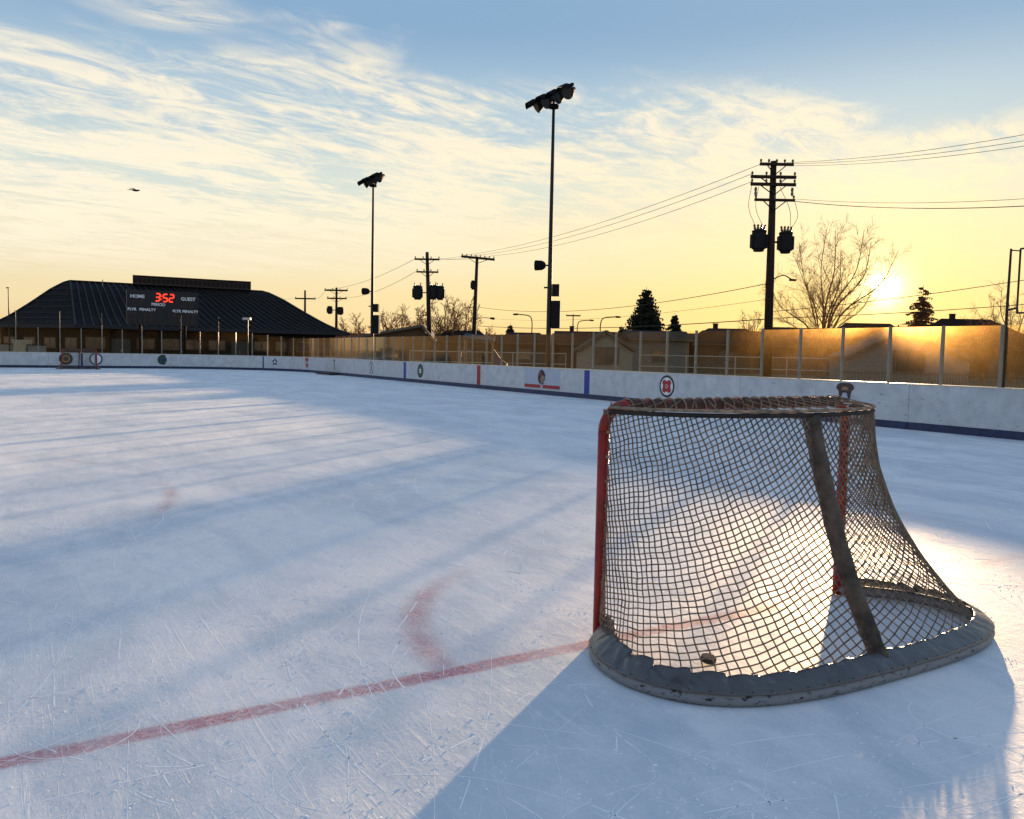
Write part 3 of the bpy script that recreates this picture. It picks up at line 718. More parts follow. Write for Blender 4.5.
# ------------------------------------------------------------------ marks and crumbs on the ice
def skate_marks():
    r = random.Random(11); mb = MB()
    def ribbon(pts, w):
        vs = []; n = len(pts)
        for i in range(n):
            t = pts[min(i+1, n-1)]-pts[max(i-1, 0)]; t.normalize(); s_ = Vector((-t.y, t.x, 0))*(w/2*math.sin(math.pi*(i+0.6)/(n+0.2)))
            vs += [pts[i]+s_, pts[i], pts[i]-s_]
        mb.add(vs, [(3*i+k, 3*i+k+1, 3*i+k+4, 3*i+k+3) for i in range(n-1) for k in (0, 1) if noise.noise(pts[i]*9.0) > -0.18])
    for k in range(1900):
        # density falls with distance from the near goal
        d = 1.2+22*r.random()**1.8; an = r.uniform(-0.75, 0.75)
        p = Vector((d*math.sin(an)*0.95, d*math.cos(an), 0.0003))
        L = r.choice((0.25, 0.5, 0.9, 1.6, 2.6))*r.uniform(0.6, 1.3); hd = r.uniform(0, 2*math.pi); cv = r.choice((0, 0.1, 0.25, 0.6, 1.2))*r.choice((-1, 1))
        if r.random() < 0.08: cv = r.choice((-1, 1))*r.uniform(2, 5); L = r.uniform(0.6, 1.6)
        w = r.choice((0.0015, 0.002, 0.003, 0.004, 0.006))*(1+d*0.05); n = max(6, int(L*16)); pts = []
        for i in range(n):
            pts.append(p.copy()); p = p+Vector((math.cos(hd), math.sin(hd), 0))*(L/n); hd += cv*L/n+r.uniform(-0.01, 0.01)
        ok = True
        for q in pts:
            e = q-G
            if abs(e.dot(V)) > 12.4 or not -3.3 < e.dot(Ud) < 40: ok = False
            lx, ly = e.dot(V), e.dot(Ud)
            if abs(lx) < 1.2 and -1.12 < ly < 0.05: ok = False
        if ok: ribbon(pts, w)
    # tight turning loops right of the near goal
    for (lx, ly, rad, a0, a1) in ((2.3, 2.4, 0.32, 0.2, 5.2), (2.5, 2.2, 0.40, 2.0, 6.6), (2.75, 2.6, 0.25, 0.0, 4.0), (2.0, 3.0, 0.5, 3.0, 6.0), (3.0, 1.9, 0.55, 1.0, 3.4), (1.95, 2.0, 0.6, -0.8, 1.2), (3.4, 3.2, 0.8, 2.2, 4.2), (2.2, 3.6, 0.9, 0.2, 1.6), (-2.4, 2.6, 0.7, 1.0, 3.6), (-3.4, 4.2, 0.9, 0.0, 2.4)):
        ribbon([rk(ly+rad*1.5*math.sin(a0+(a1-a0)*k/28), lx+rad*0.8*math.cos(a0+(a1-a0)*k/28), 0.0003) for k in range(29)], 0.009)
    return tag(mb.build('skate_marks', MF), 'fine white skate scratches curving over the ice', 'skate marks', kind='stuff')
skate_marks()
def crumbs():
    r = random.Random(5); mb = MB()
    centres = []
    for k in range(420):
        d = 1.4+10*r.random()**1.5; an = r.uniform(-0.7, 0.7); centres.append((d*math.sin(an), d*math.cos(an)))
    for cx, cy in centres:
        st = r.uniform(0, math.pi)
        for k in range(r.randint(6, 26)):
            a = r.gauss(0, 0.16); b = r.gauss(0, 0.05); x = cx+a*math.cos(st)-b*math.sin(st); y = cy+a*math.sin(st)+b*math.cos(st)
            e = Vector((x, y, 0))-G
            if abs(e.dot(V)) < 1.25 and -1.15 < e.dot(Ud) < 0.05: continue
            if abs(e.dot(V)) > 12.5: continue
            s_ = r.uniform(0.0015, 0.0055)
            p = [Vector((x+r.uniform(-s_, s_), y+r.uniform(-s_, s_), z)) for z in (0.0, 0.0, 0.0)] + [Vector((x, y, s_*r.uniform(0.4, 0.9)))]
            p[0] += Vector((s_, 0, 0)); p[1] += Vector((-s_*0.6, s_, 0)); p[2] += Vector((-s_*0.6, -s_, 0))
            mb.add(p, [(0, 1, 3), (1, 2, 3), (2, 0, 3)])
    m = frost_mat('ice_shavings', 1.0, 1.0)
    return tag(mb.build('ice_shavings', m), 'scattered white ice shavings over the rink', 'ice shavings', kind='stuff')
crumbs()

# ------------------------------------------------------------------ floodlight poles
def light_pole(loc, label):
    t = thing('floodlight_pole', loc, label, 'light pole', 'floodlight poles along the right side boards')
    b = Vector(loc)
    H = 10.85
    MB().tube([b+Vector((0, 0, -0.05)), b+Vector((0, 0, 3.5)), b+Vector((0, 0, 7)), b+Vector((0, 0, H))], [0.105, 0.095, 0.075, 0.055], 12).build('pole', M_pole, t, smooth=True)
    MB().lathe(b+Vector((0, 0, H-0.02)), (0, 0, 1), [(0, 0.20), (0.06, 0.22), (0.12, 0.20)], 12).build('pole_cap', M_dark, t)
    arm = MB(); arm.tube([b+Vector((0, 0, H+0.1)), b+Vector((0, 0, H+0.62))], 0.045, 8)
    a0 = b-Ud*1.25+Vector((0, 0, H+0.55)); a1 = b+Ud*1.25+Vector((0, 0, H+0.55))
    arm.beam(a0, a1, 0.09, 0.09); arm.build('crossarm', M_dark, t)
    for k, (off, tw, dn) in enumerate(((-1.12, -0.35, 0.50), (-0.42, 0.10, 0.62), (0.42, -0.10, 0.55), (1.12, 0.40, 0.60))):
        c = b+Ud*off*0.92+Vector((0, 0, H+0.36))
        aim = (-V*math.cos(tw)+Ud*math.sin(tw)*0.8-Vector((0, 0, dn))).normalized()
        f = MB(); f.lathe(c-aim*0.16, aim, [(-0.14, 0.08), (-0.05, 0.11), (0.0, 0.13), (0.10, 0.20), (0.24, 0.26), (0.30, 0.28), (0.31, 0.26)], 16)
        fo = f.build('floodlight', M_dark, t, smooth=False)
        MB().lathe(c+aim*0.152, aim, [(0, 0.25), (0.012, 0.23)], 16).build('lens', M_lens, fo, smooth=False)
        up = Vector((0, 0, 1)); sd = aim.cross(up).normalized(); nu = sd.cross(aim)
        vz = MB(); vs = []
        for ii in (0, 1):
            for kk in range(9):
                an = math.pi*(0.12+0.76*kk/8); vs.append(c+aim*(0.12+0.34*ii)+sd*(0.29*math.cos(an))+nu*(0.29*math.sin(an)))
        vz.add(vs, [(kk, kk+1, kk+10, kk+9) for kk in range(8)]); v_ = vz.build('visor', M_dark, fo); ms = v_.modifiers.new('t', 'SOLIDIFY'); ms.thickness = 0.012
        y = MB(); y.beam(c-aim*0.1+Vector((0, 0, 0.02)), c+Vector((0, 0, 0.12))-aim*0.05, 0.08, 0.06); y.build('yoke', M_dark, fo)
    # horn loudspeaker on the rink side, control boxes on the street side
    left = (-V*0.75+Ud*0.65).normalized(); c = b+left*0.40+Vector((0, 0, 4.90))
    h = MB(); h.lathe(c-left*0.24, left, [(0, 0.05), (0.05, 0.13), (0.16, 0.185), (0.42, 0.20), (0.44, 0.18)], 4 if False else 12); h.build('horn_speaker', M_dark, t)
    MB().tube([b+Vector((0, 0, 4.9)), c-left*0.2], 0.03, 6).build('speaker_bracket', M_dark, t)
    MB().tube([b+left*0.05+Vector((0, 0, 4.05)), b+left*0.22+Vector((0, 0, 4.05))], 0.035, 8).build('socket', M_dark, t)
    right = (V*0.8-Ud*0.6).normalized()
    MB().box(b+right*0.24+Vector((0, 0, 3.95)), 0.28, 0.24, 0.46, right).build('junction_box', mat('cabinet', (0.014, 0.014, 0.015), 0.9, spec=0.1), t)
    MB().box(b+right*0.26+Vector((0, 0, 3.02)), 0.34, 0.30, 1.05, right).build('control_cabinet', mat('cabinet', (0.014, 0.014, 0.015), 0.9, spec=0.1), t)
    return t
lp1 = onv(548.5, 340, 14.3); lp1.z = 0
lp2 = onv(372.0, 340, 14.3); lp2.z = 0
light_pole(lp1, 'tall nearer floodlight pole rising in the middle of the picture')
light_pole(lp2, 'farther floodlight pole left of the twin-transformer utility pole')

# ------------------------------------------------------------------ utility poles
def utility_pole(base, H, arms, label, tanks=(), lean=(0, 0), r=0.15, armdir=Vector((1, 0, 0)), lamp=None, braces=True, extra=None):
    t = thing('utility_pole', (base[0], base[1], -0.1), label, 'utility pole', 'wooden utility poles along the street')
    b = Vector((base[0], base[1], -0.1)); top = b+Vector((lean[0], lean[1], H+0.1))
    P = lambda z: b.lerp(top, (z+0.1)/(H+0.1))
    MB().tube([b, P(H*0.5), top], [r*1.15, r, r*0.72], 10).build('pole', M_wood, t, smooth=True)
    ad = Vector(armdir).normalized()
    tips = []
    for (z, l, off, th, nins) in arms:
        c = P(z)+ad*off+Vector((0, -r, 0))
        a_ = MB(); a_.beam(c-ad*l/2, c+ad*l/2, th, th*1.2); ao = a_.build('crossarm', M_wood, t)
        for k in range(nins):
            q = c+ad*(l*(-0.47+0.94*k/max(1, nins-1)))
            MB().lathe(q+Vector((0, 0, th*0.5)), (0, 0, 1), [(0, 0.03), (0.05, 0.03), (0.07, 0.065), (0.12, 0.05), (0.14, 0.07), (0.20, 0.035)], 8).build('insulator', M_porc, ao)
        if braces:
            for s in (-1, 1): MB().beam(P(z-0.55)+Vector((0, -r, 0)), c+ad*(s*l*0.28)+Vector((0, -0.02, -th*0.5)), 0.03, 0.05).build('brace', M_dark, t)
        tips.append(c)
    for (z, off, w, h, bush) in tanks:
        c = P(z)+ad*off+Vector((0, -0.05, 0))
        m = MB(); m.lathe(c-Vector((0, 0, h/2)), (0, 0, 1), [(0, w*0.36), (h*0.10, w*0.40), (h*0.12, w/2), (h*0.86, w/2), (h*0.88, w*0.53), (h*0.93, w*0.53), (h, w*0.3)], 14)
        k_ = m.build('transformer', M_tank, t)
        for fi in (-1, 1): MB().box(c+ad*(fi*w*0.52)-Vector((0, 0, h*0.04)), 0.10, w*0.5, h*0.6, ad).build('cooling_fin', M_tank, k_)
        for bi in range(bush):
            MB().lathe(c+ad*(w*(-0.3+0.6*bi/max(1, bush-1)))+Vector((0, 0, h/2-0.03)), (ad.x*(bi-1)*0.2, 0, 1), [(0, 0.05), (0.1, 0.075), (0.16, 0.045), (0.22, 0.07), (0.30, 0.03)], 7).build('bushing', M_porc, k_)
        MB().beam(P(z), c, 0.08, 0.10).build('hanger', M_dark, t)
    if lamp:
        z, l, dirx = lamp
        p0 = P(z); pts = smooth_path([p0, p0+Vector((dirx*l*0.5, 0, 0.25)), p0+Vector((dirx*l, 0, 0.22))], 10)
        MB().tube(pts, 0.03, 6).build('lamp_arm', M_dark, t)
        MB().lathe(pts[-1]-Vector((dirx*0.1, 0, 0.0)), (dirx, 0, -0.1), [(0, 0.04), (0.1, 0.10), (0.4, 0.12), (0.5, 0.05)], 8).build('lamp_head', M_dark, t)
    if extra: extra(t, P)
    return t, P
def up_extra(t, P):
    c = P(9.85)+Vector((0, -0.2, 0))
    for s in (-1, 1):
        MB().lathe(c+Vector((s*0.95, 0, 0.1)), (0, 0, 1), [(0, 0.05), (0.1, 0.08), (0.2, 0.05), (0.3, 0.08), (0.42, 0.05)], 7).build('insulator', M_porc, t)
    # drop leads
    for x0, z0, x1, z1 in ((-1.15, 10.5, -0.9, 8.4), (0.3, 10.4, 0.95, 8.3), (-0.8, 10.4, -0.5, 8.4), (1.1, 9.7, 1.0, 8.3)):
        a = P(z0)+Vector((x0, -0.2, 0)); b = P(z1)+Vector((x1, -0.1, 0))
        MB().tube(smooth_path([a, a.lerp(b, 0.5)+Vector((0.25*(1 if x0 > 0 else -1), 0, -0.1)), b], 9), 0.014, 4).build('drop_lead', M_wire, t)
    # street lamp stub and cable brackets
    MB().tube(smooth_path([P(5.55), P(5.7)+Vector((0.6, -0.2, 0.15)), P(5.62)+Vector((1.05, -0.3, 0))], 8), 0.03, 6).build('lamp_arm', M_dark, t)
    MB().box(P(5.62)+Vector((1.1, -0.3, -0.02)), 0.34, 0.14, 0.10).build('lamp_head', M_dark, t)
big_b = at(768.5, 338, 44); bigH = 11.75
big, PB = utility_pole((13.50, 44), bigH, [(11.55, 1.75, 0.1, 0.12, 5), (10.90, 2.35, -0.05, 0.13, 4), (10.52, 2.35, -0.05, 0.13, 4), (9.72, 2.1, 0.05, 0.11, 3)],
    'massive dark utility pole with three crossarms and two transformers beside bare tree', tanks=((7.65, -0.66, 0.72, 1.15, 4), (7.58, 0.74, 0.68, 1.15, 4)), lean=(-0.10, 0), r=0.22, extra=up_extra)
p428, P428 = utility_pole((-7.95, 80), 11.0, [(10.3, 2.4, 0, 0.14, 4), (9.1, 2.1, 0, 0.13, 4)], 'utility pole carrying a row of transformer cans left of the slimmer pole', tanks=((7.15, -1.0, 0.9, 1.35, 2), (7.2, 0.5, 0.75, 1.4, 2), (7.15, 1.15, 0.75, 1.35, 2)), lean=(-0.45, 0), r=0.22)
p476, P476 = utility_pole((-3.98, 82), 10.9, [(10.75, 3.3, 0.1, 0.18, 8)], 'utility pole with one wide top crossarm and small side lamp', tanks=((8.1, -0.3, 0.36, 0.9, 0),), lean=(0.28, 0), r=0.2, lamp=(4.7, 1.6, 1), armdir=Vector((1, 0.0, -0.08)))
p336, P336 = utility_pole((-24.5, 115), 10.1, [(9.7, 3.2, 0, 0.18, 4), (8.6, 2.7, 0.1, 0.16, 4)], 'far utility pole with two crossarms and two small transformers left of the floodlight', tanks=((7.0, -0.9, 0.7, 1.1, 0), (6.9, 0.55, 0.8, 1.1, 0)), r=0.2)
p305, P305 = utility_pole((-32.6, 130), 10.7, [(9.4, 3.2, 0.1, 0.18, 2)], 'farthest bare utility pole with one crossarm beside the dark roof', r=0.2, braces=False, lamp=(6.0, 1.8, -1))
p571, P571 = utility_pole((10.7, 150), 8.8, [(8.5, 2.6, 0, 0.2, 2)], 'tiny distant utility pole right of the nearer floodlight pole', r=0.12, braces=False)

def wire(a, b, sag, r, label, n=26):
    a = Vector(a); b = Vector(b); m = MB(); pts = []
    for i in range(n+1):
        t = i/n; p = a.lerp(b, t); p.z -= sag*4*t*(1-t); pts.append(p)
    o = m.tube(pts, r, 4).build('overhead_wire', M_wire, origin=tuple(a)); tag(o, label, 'wire', 'overhead wires')
def off(P, z, x, y=-0.2): return P(z)+Vector((x, y, 0))
for k, (xb, zb, xa, za, lab) in enumerate(((-0.6, 11.6, -1.4, 10.95, 'upper'), (-1.15, 11.05, -0.4, 10.95, 'middle'), (-1.15, 10.65, 1.2, 10.95, 'lower'))):
    wire(off(PB, zb, xb), off(P476, za, xa), 0.7, 0.014, '%s of the three wires running left from the big transformer pole' % lab)
right_pts = [at(1075, 125, 30), at(1075, 132, 30.3), at(1075, 138, 30.6)]
for k, (rp, xb, zb, lab) in enumerate(zip(right_pts, (0.6, 0.9, 1.0), (11.65, 11.6, 11.5), ('upper', 'middle', 'lower'))):
    wire(off(PB, zb, xb), rp, 0.25, 0.012, '%s of the three wires rising right from the tall pole top' % lab)
wire(off(PB, 9.80, 1.1), at(1075, 195, 32), 0.25, 0.012, 'thin upper strand of the paired cable right of the big pole')
wire(off(PB, 9.68, 1.1), at(1075, 203, 32), 0.28, 0.022, 'thick lower strand of the paired cable right of the big pole')
wire(off(PB, 3.95, 0.1), at(1080, 271, 36), 0.15, 0.02, 'cable crossing just above the setting sun to the mast')
wire(off(PB, 3.6, 0.2), at(1080, 300, 36), 0.1, 0.022, 'cable crossing just below the setting sun to the mast')
wire(off(PB, 3.55, -0.2), at(480, 326, 84), 0.35, 0.032, 'heavy low cable sloping left from the big pole past the dark conifer')
wire(off(PB, 5.4, -0.2), at(478, 307, 84), 0.9, 0.022, 'cable sagging left from the big pole above the dark conifer')
wire(off(PB, 4.6, -0.1), at(486, 318, 84), 0.6, 0.012, 'faint thin cable between the two low cables left of the pole')
for k, (x0, x1, lab) in enumerate(((-1.4, -1.1, 'left'), (0.0, 0.0, 'middle'), (1.2, 1.1, 'right'))):
    wire(off(P476, 10.9, x0), off(P428, 10.35, x1), 0.15, 0.014, '%s short wire joining the two middle utility poles' % lab)
for k, (x0, x1, z0, z1, lab) in enumerate(((-1.1, -1.3, 10.35, 9.8, 'upper'), (-1.0, 1.2, 9.2, 8.7, 'lower'))):
    wire(off(P428, z0, x0), off(P336, z1, x1), 0.6, 0.018, '%s wire falling left from the transformer pole to the far pole' % lab)
wire(off(P336, 9.75, -1.5), off(P305, 9.5, 1.5), 0.5, 0.016, 'wire between the two farthest poles beside the dark roof')
wire(off(P305, 9.5, -1.4), at(-30, 330, 150), 0.8, 0.016, 'wire leaving the farthest pole behind the dark roof')

# ------------------------------------------------------------------ trees
def tree_mesh(seed, H, W_, ends, twig, nside, nsub, ntw):
    """stems curve from a short trunk out to a rounded crown; side branches and twigs along each"""
    r = random.Random(seed); trunk = MB(); crown = MB()
    fork = H*0.09
    trunk.tube([(0, 0, 0), (0.02*H*r.uniform(-1, 1), 0, fork*0.6), (0, 0, fork*1.15)], [H*0.030, H*0.024, H*0.021], 9, cap=False)
    if ends is None:
        ends = []
        for k in range(9):
            an = 2*math.pi*k/9*2.0+r.uniform(-0.4, 0.4); q = 0.25+0.75*((k+0.5)/9)**0.8; ends.append((W_*q*math.cos(an), W_*q*math.sin(an), H*(1.0-0.42*q*q)*r.uniform(0.9, 1.04)))
    def wander(p, d, L, n, amt, up=0.0):
        pts = [p]
        for i in range(n):
            d = (d+Vector((r.uniform(-1, 1), r.uniform(-1, 1), r.uniform(-1, 1)+up))*amt).normalized(); p = p+d*(L/n); pts.append(p)
        return pts
    def side(d, k):
        a = Vector((r.uniform(-1, 1), r.uniform(-1, 1), r.uniform(-0.5, 0.8))); a = (a-d*a.dot(d)).normalized(); return (d*r.uniform(0.55, 1.0)+a*k).normalized()
    for e in ends:
        e = Vector(e); b = Vector((0, 0, fork*r.uniform(0.8, 1.1))); L = (e-b).length
        c1 = b.lerp(e, 0.35)+Vector((-e.x*0.10, -e.y*0.10, L*0.07)); c2 = b.lerp(e, 0.7)+Vector((r.uniform(-1, 1), r.uniform(-1, 1), 0))*0.05*L
        pts = smooth_path([b, c1, c2, e], 18); R = H*0.0080*r.uniform(0.8, 1.15)*(L/H+0.15)
        rs = [R*(1-0.88*(k/17)**0.8)+twig for k in range(18)]
        crown.tube(pts, rs, 6, cap=False)
        for k in range(nside):
            q = 0.28+0.72*(k+r.random())/nside; idx = min(16, int(q*17)); p = pts[idx]; d = (pts[idx+1]-pts[idx]).normalized()
            l1 = L*(0.30-0.17*q)*r.uniform(0.7, 1.25); b1 = wander(p, side(d, r.uniform(0.45, 0.9)), l1, 5, 0.12, 0.25)
            r1 = max(twig*1.3, rs[idx]*0.5); crown.tube(b1, [r1*(1-0.13*m_) for m_ in range(6)], 4, cap=False)
            for m_ in range(nsub):
                t = 0.25+0.75*(m_+r.random())/nsub; ii = min(4, int(t*5)); d1 = (b1[ii+1]-b1[ii]).normalized(); l2 = l1*r.uniform(0.32, 0.6)
                b2 = wander(b1[ii].lerp(b1[ii+1], r.random()), side(d1, r.uniform(0.5, 1.0)), l2, 3, 0.14, 0.2); crown.tube(b2, [twig*1.2, twig*1.1, twig, twig*0.7], 3, cap=False)
                for _ in range(ntw):
                    jj = r.randint(0, 2); d2 = (b2[jj+1]-b2[jj]).normalized(); b3 = wander(b2[jj].lerp(b2[jj+1], r.random()), side(d2, r.uniform(0.5, 1.0)), l2*r.uniform(0.35, 0.7), 2, 0.15, 0.2)
                    crown.tube(b3, [twig*0.85, twig*0.75, twig*0.5], 3, cap=False)
    return trunk, crown
def bare_tree(loc, seed, H, label, W_=None, ends=None, twig=0.012, m=None, nside=12, nsub=5, ntw=3):
    t = thing('bare_tree', loc, label, 'tree', 'leafless trees behind the rink')
    tr, cr = tree_mesh(seed, H, W_ or H*0.42, ends, twig, nside, nsub, ntw)
    m = m or M_bark
    tr.build('trunk', m, t, smooth=True, local=True); c = cr.build('crown', m, t, local=True)
    return t
bare_tree((28.2, 76, -0.1), 26, 13.2, 'large bare multi-stemmed tree standing beside the setting sun', m=M_bark2, twig=0.0085, nside=20, nsub=5, ntw=3,
    ends=[(1.25*a, 1.25*b, 1.25*c) for a, b, c in ((-3.5, 1.0, 5.6), (-2.6, -1.2, 8.4), (-1.5, 1.4, 9.9), (-0.3, -0.8, 10.6), (1.0, 1.0, 10.8), (2.3, -1.0, 10.6), (3.6, 0.8, 10.0), (5.0, -0.6, 9.2), (4.2, 1.2, 6.6), (-4.0, 0.0, 6.8), (0.4, -1.8, 9.0))])
specs = [(352, 96, 5.6, 'low bare tree showing right of the far twin-transformer pole'), (392, 98, 6.6, 'bare tree right of the farther floodlight pole above the brown roof'), (413, 95, 7.0, 'bare tree just left of the transformer-can pole'),
         (444, 92, 8.2, 'dense bare tree just right of the transformer-can pole'), (463, 96, 7.8, 'bare tree close left of the wide-armed pole'), (484, 99, 5.0, 'small bare tree right of the wide-armed pole'),
         (672, 100, 4.9, 'small faint bare tree just right of the dark conifer'), (708, 105, 5.0, 'faint low bare tree between conifer and big pole'), (752, 85, 6.2, 'thin bare tree showing behind the big transformer pole')]
for k, (x, D, H, lab) in enumerate(specs):
    p = at(x, 345, D); bare_tree((p.x, D, -0.1), 40+k, H*1.02, lab, W_=H*(0.40 if k < 6 else 0.35), twig=0.021 if k < 6 else 0.013, m=M_bark2, nside=12, nsub=5, ntw=2)
p = at(1013, 345, 66); bare_tree((p.x, 66, -0.1), 71, 8.2, 'bare tree behind the steel mast at the right edge', W_=3.4, twig=0.008, m=M_bark2)
p = at(985, 345, 72); bare_tree((p.x, 72, -0.1), 73, 6.2, 'lower bare tree left of the steel mast', W_=2.6, twig=0.008, m=M_bark2)

def conifer(loc, H, R, seed, label, m, dens=1.0, zmin=0.08):
    r = random.Random(seed); t = thing('conifer', loc, label, 'tree', 'conifers behind the houses')
    MB().tube([(0, 0, 0), (0, 0, H*0.5), (0, 0, H)], [H*0.018, H*0.011, 0.02], 8).build('trunk', M_bark, t, local=True)
    mb = MB(); nl = int(34*dens)
    for i in range(nl):
        z = H*(zmin+(0.97-zmin)*i/nl); lr = R*(1-(z/H))**0.85*r.uniform(0.85, 1.12)+0.12
        nb = max(6, int(20*(1-z/H)*dens)+6)
        for k in range(nb):
            an = 2*math.pi*(k+r.random())/nb; L = lr*r.uniform(0.65, 1.1)
            d = Vector((math.cos(an), math.sin(an), 0)); sd = Vector((-d.y, d.x, 0)); segs = max(3, int(L/0.22))
            p0 = Vector((0, 0, z+r.uniform(-0.5, 0.5)*H/nl*1.6))
            mb.tube([p0, p0+d*L*0.9+Vector((0, 0, -0.10*L))], [0.03, 0.008], 3, cap=False)
            for s_ in range(segs):
                q = (s_+0.6)/segs; c = p0+d*(L*q)+Vector((0, 0, -0.28*L*q*q*0.8+0.10*L*q))
                w = (0.34+0.22*(1-q))*min(1, L)*0.9
                for sg in (-1, 1):
                    e = c+sd*(sg*w*r.uniform(0.6, 1.2))+d*(0.22*r.random())+Vector((0, 0, r.uniform(-0.22, 0.02)))
                    mid = c+d*r.uniform(0.12, 0.26)+Vector((0, 0, r.uniform(-0.05, 0.10)))
                    lo = c+Vector((0, 0, -r.uniform(0.14, 0.34)))
                    mb.add([c, mid, e, lo], [(0, 1, 2), (0, 2, 3)])
    mb.build('crown', m, t, local=True); return t
p = at(645, 345, 95); conifer((p.x, 95, -0.1), 9.5, 4.2, 3, 'dark dense conifer behind the grey house left of the big pole', M_need, 1.25)
p = at(920.5, 345, 98); conifer((p.x, 98, -0.1), 10.6, 4.4, 5, 'thin reddish conifer just right of the setting sun', M_need2, 0.50, 0.20)
p = at(621, 345, 118); conifer((p.x, 118, -0.1), 5.9, 1.2, 6, 'tiny conifer left of the big dark conifer', M_need, 0.6)
p = at(674, 345, 96); conifer((p.x, 96, -0.1), 6.6, 2.2, 8, 'short rounded evergreen right of the big dark conifer', M_need, 0.9)
p = at(510, 345, 110); conifer((p.x, 110, -0.1), 5.6, 1.5, 9, 'small dark evergreen above the roofs left of the nearer floodlight', M_need, 0.7)

# ------------------------------------------------------------------ houses
M_htrim = mat('house_trim', (0.13, 0.105, 0.08), 0.8, var=0.2)
def window(mb_parent, c, w, h, nrm, ax):
    wn = MB(); nrm = Vector(nrm); ax = Vector(ax); c = Vector(c)
    for s in (-1, 1):
        wn.box(c+ax*(s*w/2)+nrm*0.03, 0.10, 0.08, h+0.1, ax, nrm); wn.box(c+Vector((0, 0, s*h/2))+nrm*0.032, w+0.1, 0.08, 0.10, ax, nrm)
    wn.box(c+nrm*0.03, 0.05, 0.05, h, ax, nrm)
    f = wn.build('window', M_htrim, mb_parent)
    MB().box(c+nrm*0.01, w, 0.03, h, ax, nrm).build('pane', M_glassd, f)
def house(x0, x1, D, ridge_y, label, wallc, roofc, kind='hip', wh=2.6, depth=8.0, chimney=None, rot=0.0, ridge_frac=(0.3, 0.7), over=0.4, name='house'):
    a = at(x0, 345, D); b = at(x1, 345, D); xm = (x0+x1)/2; zr = at(xm, ridge_y, D+depth/2).z
    cx = (a.x+b.x)/2; w = abs(b.x-a.x); t = thing(name, (cx, D+depth/2, -0.1), label, name, 'houses across the street')
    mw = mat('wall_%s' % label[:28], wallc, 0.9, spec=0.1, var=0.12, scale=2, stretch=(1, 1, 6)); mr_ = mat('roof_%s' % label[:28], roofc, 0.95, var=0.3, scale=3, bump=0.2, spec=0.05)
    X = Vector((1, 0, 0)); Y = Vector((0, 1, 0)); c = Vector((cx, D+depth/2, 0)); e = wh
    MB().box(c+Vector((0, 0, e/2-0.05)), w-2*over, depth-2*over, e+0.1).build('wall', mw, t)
    rf = MB(); hw, hd = w/2, depth/2; th = 0.14
    r0, r1 = (-hw+w*ridge_frac[0], -hw+w*ridge_frac[1])
    if kind == 'hip':
        vs = [(-hw, -hd, e), (hw, -hd, e), (hw, hd, e), (-hw, hd, e), (-hw, -hd, e+th), (hw, -hd, e+th), (hw, hd, e+th), (-hw, hd, e+th), (r0, 0, zr), (r1, 0, zr)]
        fs = [(3, 2, 1, 0), (0, 1, 5, 4), (1, 2, 6, 5), (2, 3, 7, 6), (3, 0, 4, 7), (4, 5, 9, 8), (5, 6, 9), (6, 7, 8, 9), (7, 4, 8)]
    elif kind == 'gable_side':      # ridge runs along x
        vs = [(-hw, -hd, e), (hw, -hd, e), (hw, hd, e), (-hw, hd, e), (-hw, -hd, e+th), (hw, -hd, e+th), (hw, hd, e+th), (-hw, hd, e+th), (-hw, 0, zr), (hw, 0, zr)]
        fs = [(3, 2, 1, 0), (0, 1, 5, 4), (1, 2, 6, 5), (2, 3, 7, 6), (3, 0, 4, 7), (4, 5, 9, 8), (5, 6, 9), (6, 7, 8, 9), (7, 4, 8)]
    else:                           # gable to the camera: two sloping slabs and a gable wall
        pk_ = (r0+r1)/2; vs = []; fs = []
        for yy in (-hd, hd): vs += [(-hw, yy, e), (pk_, yy, zr-0.02), (hw, yy, e), (hw, yy, e+th), (pk_, yy, zr+th), (-hw, yy, e+th)]
        fs = [(0, 1, 4, 5), (1, 2, 3, 4), (11, 10, 7, 6), (10, 9, 8, 7), (5, 4, 10, 11), (4, 3, 9, 10), (6, 7, 1, 0), (7, 8, 2, 1), (0, 5, 11, 6), (2, 8, 9, 3)]
        gw = MB(); gy = hd-over-0.01
        gw.poly([(cx-hw+over, c.y-gy, e-0.01), (cx+pk_, c.y-gy, zr-0.06), (cx+hw-over, c.y-gy, e-0.01)], (0, 1, 0), 0.2); gw.build('gable', mw, t)
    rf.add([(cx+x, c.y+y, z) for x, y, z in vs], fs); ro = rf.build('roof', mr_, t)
    if kind == 'gable_front':
        for s, xx in ((-1, -hw), (1, hw)):
            MB().beam((cx+xx, c.y-hd-0.03, e+0.05), (cx+(r0+r1)/2, c.y-hd-0.03, zr+0.05), 0.05, 0.22).build('barge_board', M_htrim, t)
    else:
        MB().beam((cx-hw+0.02, c.y-hd-0.03, e+0.02), (cx+hw-0.02, c.y-hd-0.03, e+0.02), 0.05, 0.16).build('fascia', M_htrim, t)
    n = max(1, int(w/4.2)); fy = c.y-hd+over
    for k in range(n):
        xx = cx-w/2+w*(k+0.5)/n
        if k == n//2 and n > 1:
            dd = MB().box((xx, fy-0.03, 0.98), 0.95, 0.08, 2.1).build('door', M_htrim, t)
            MB().box((xx+0.35, fy-0.09, 1.0), 0.06, 0.05, 0.12).build('handle', M_dark, dd)
        else: window(t, (xx, fy, 1.45), min(1.6, w/n*0.5), 1.15, (0, -1, 0), (1, 0, 0))
    if chimney:
        px, h = chimney; pos = at(px, 330, D+depth/2)
        ch = MB(); ch.box((pos.x, c.y+0.3, zr+h/2-0.4), 0.45, 0.45, h+0.8); ch.box((pos.x, c.y+0.3, zr+h+0.04), 0.55, 0.55, 0.08); ch.build('chimney', M_brick, ro)
    return t
BR = (0.10, 0.065, 0.042)
